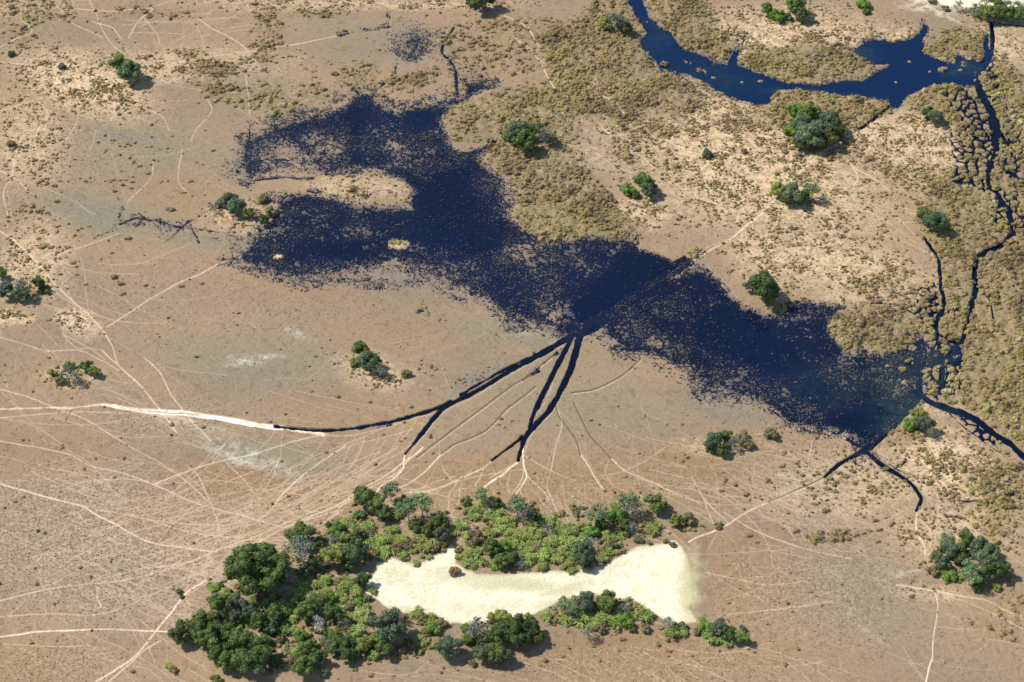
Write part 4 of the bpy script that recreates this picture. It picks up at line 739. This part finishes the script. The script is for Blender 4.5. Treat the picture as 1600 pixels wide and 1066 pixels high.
for zone, txt in ZN.items():
    items = [(float(a), float(b), float(c_), d) for a, b, c_, d in (t.split(',') for t in txt.split())]
    classes = {}
    for it in items: classes.setdefault((it[3], sizeword(it[2])), []).append(it)
    for (k, sw), lst in classes.items():
        lst.sort(); name, cat, text, colr = KD[k]
        for i, (px, py, rp, _) in enumerate(lst):
            kk = k; bushy = k in 'BPO' or rp < 9
            zc = {'L': 1.35, 'S': 1.0, 'K': .8, 'X': 1.0}.get(k, .95 if not bushy else .42)
            if k == 'P': zc = .3
            x, y = at(px, py); Rm = rp*depth(y)/FPX*{'P': 1.4, 'O': 1.25, 'B': 1.2, 'K': 1.1}.get(k, 1.18)
            x, y = at(px, py, zc*Rm); Rm *= 1.0
            zg = float(sZ(np.array([x]), np.array([y]))[0])
            root = bpy.data.objects.new(name if k in 'DKTGLYSX' and not (bushy and k != 'X') else {'B': 'bright_bush', 'P': 'palm_clump', 'O': 'brown_bush'}.get(k, 'small_'+name.replace('tree', 'bush')), None); COL.objects.link(root)
            root.location = (x, y, max(zg-.05, 0)); root.scale = (Rm*rr.uniform(.94, 1.08), Rm*rr.uniform(.94, 1.08), Rm*rr.uniform(.92, 1.1)); root.empty_display_size = .5
            if k != 'K': root.rotation_euler.z = rr.uniform(0, 6.28)
            f = rr.uniform(.85, 1.18); cc = tuple(q*f*rr.uniform(.93, 1.07) for q in colr)
            if k == 'X': part('branches', rr.choice(P_DEAD), root)
            elif k == 'P':
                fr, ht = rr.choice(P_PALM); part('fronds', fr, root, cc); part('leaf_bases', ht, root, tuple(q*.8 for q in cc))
            elif bushy: part('foliage', rr.choice(P_BUSH), root, cc); part('stem', rr.choice(P_STEM), root)
            elif k == 'K': part('crown', P_BIG[0], root, cc); part('trunk', P_TRUNK[0], root)
            elif k == 'L': part('crown', rr.choice(P_LIGHT), root, cc); part('trunk', rr.choice(P_TRUNK_L), root)
            elif k == 'S': part('crown', rr.choice(P_SPARSE), root, cc); part('trunk', rr.choice(P_TWIGS), root)
            else: part('crown', rr.choice(P_TREE), root, cc); part('trunk', rr.choice(P_TRUNK), root)
            t = text if not (bushy and k in 'DTGLYS') else text.replace('tree on a light trunk', 'bush').replace('tree', 'bush')
            if len(lst) == 1: lab = f'{sw}{t} {zone}'
            elif len(lst) == 2: lab = f'{["left", "right"][i]} one of two {sw}{t}s {zone}'.replace('trunks', 'trunk')
            elif i == 0: lab = f'leftmost {sw}{t} {zone}'
            elif i == len(lst)-1: lab = f'rightmost {sw}{t} {zone}'
            elif i == len(lst)-2 and i > 4: lab = f'second {sw}{t} from right {zone}'
            else: lab = f'{ORD[i]} {sw}{t} from left {zone}'
            wds = lab.split()
            root['label'] = lab if len(wds) <= 24 else ' '.join(wds)
            root['category'] = cat if not (bushy and cat == 'tree') else 'bush'
            root['group'] = {'palm bush': 'wild palm clumps', 'bush': 'bushes', 'tree': 'trees', 'dead tree': 'dead trees'}[root['category']] + ' ' + zone
            count += 1
print('plants', count)

# ------------------------------------------------------------------ countable tussocks on the bare plains
def tussock_mesh(seed):
    r = random.Random(seed); V, F, A = [], [], []; off = 0
    for k in range(4):
        tv, tf = tuft_template(r, 12); q = tv*[.62, .62, .7]+[r.uniform(-.55, .55), r.uniform(-.45, .45), 0]; V.append(q); F.append(tf+off); off += len(tv); A.append(np.full(len(tv), r.uniform(.1, .7)))
    me = np_mesh('tussock', np.concatenate(V), np.concatenate(F)); attr(me, 'tone', np.concatenate(A)); attr(me, 'hue', np.full(off, .25)); me.materials.append(M_TUFT); smooth_shade(me); return me
TM = [tussock_mesh(i) for i in range(5)]
TZ = {
'brown grass tussock on the grey-green plain left of the lagoon': '97,155,5 83,180,5 80,180,3 92,203,5 80,204,4 84,222,5 67,230,5 38,238,5 79,212,4 154,224,4 176,221,4 188,229,4 200,226,4 204,228,3 211,224,4 229,231,3 236,231,3 166,236,3 187,243,3 203,249,4 209,255,4 218,262,4 241,252,4 232,272,5 236,259,3 134,285,4 107,285,3 165,284,3 177,283,4 187,284,3 196,283,3 207,286,4 192,291,5 180,300,5 206,295,4 298,285,5 90,316,6 85,292,5 74,289,5 63,285,5 94,285,3 265,330,8 321,205,3 333,237,4 317,258,3 306,255,3 70,258,4 66,253,4 287,303,4 71,268,3 79,264,3 208,278,3 263,284,3 254,285,3',
'brown grass tussock on the bare ground south-west of the lagoon': '200,375,6 115,412,6 68,388,6 80,389,5 118,370,4 45,407,5 179,436,8 190,445,7 228,447,5 284,448,6 316,445,4 297,438,3 134,446,4 193,461,6 305,424,3 373,490,4 120,418,4 240,450,3 60,375,4 95,430,4',
'olive tussock on the brown plain in the south-east': '1200,752,6 1255,745,6 1265,765,6 1245,725,5 1221,731,5 1290,800,7 1275,790,4 1368,814,6 1394,820,7 1360,764,6 1385,733,5 1349,788,5 1350,810,4 1374,830,6 1270,777,5 1318,835,8 1307,833,7 1280,842,7 1338,838,6 1350,835,5 1326,829,5 1357,831,5 1372,848,5 1416,843,5 1424,843,4 1475,838,5 1171,838,7 1183,850,4 1244,832,7 1320,748,6 1336,755,6 1310,740,5 1350,752,5 1362,768,4 1290,765,5 1166,775,6 1150,760,6 1134,752,5 1128,768,5',
'dark tussock on the brown turf below the sand island': '1045,1020,5 1030,1010,6 972,1002,6 968,1018,4 890,1015,4 866,1010,4 853,1035,6 848,1020,3 845,1041,4 1145,1040,3 880,1028,4 927,1012,4 1061,1040,3 615,1058,4 690,1053,4 580,1057,5 555,1050,5',
}
rr = random.Random(31); tn = 0
for text, pts in TZ.items():
    for t in pts.split():
        px, py, rp = map(float, t.split(',')); x, y = at(px, py); Rm = rp*depth(y)/FPX
        o = bpy.data.objects.new('grass_tussock', rr.choice(TM)); COL.objects.link(o); zg = float(sZ(np.array([x]), np.array([y]))[0])
        o.location = (x, y, max(zg-.05, 0)); o.scale = (Rm, Rm*rr.uniform(.7, 1), Rm*rr.uniform(.6, .9)); o.rotation_euler.z = rr.uniform(-.5, .5)
        o['label'] = text; o['category'] = 'grass tussock'; o['group'] = text+'s'; tn += 1
print('tussocks', tn)
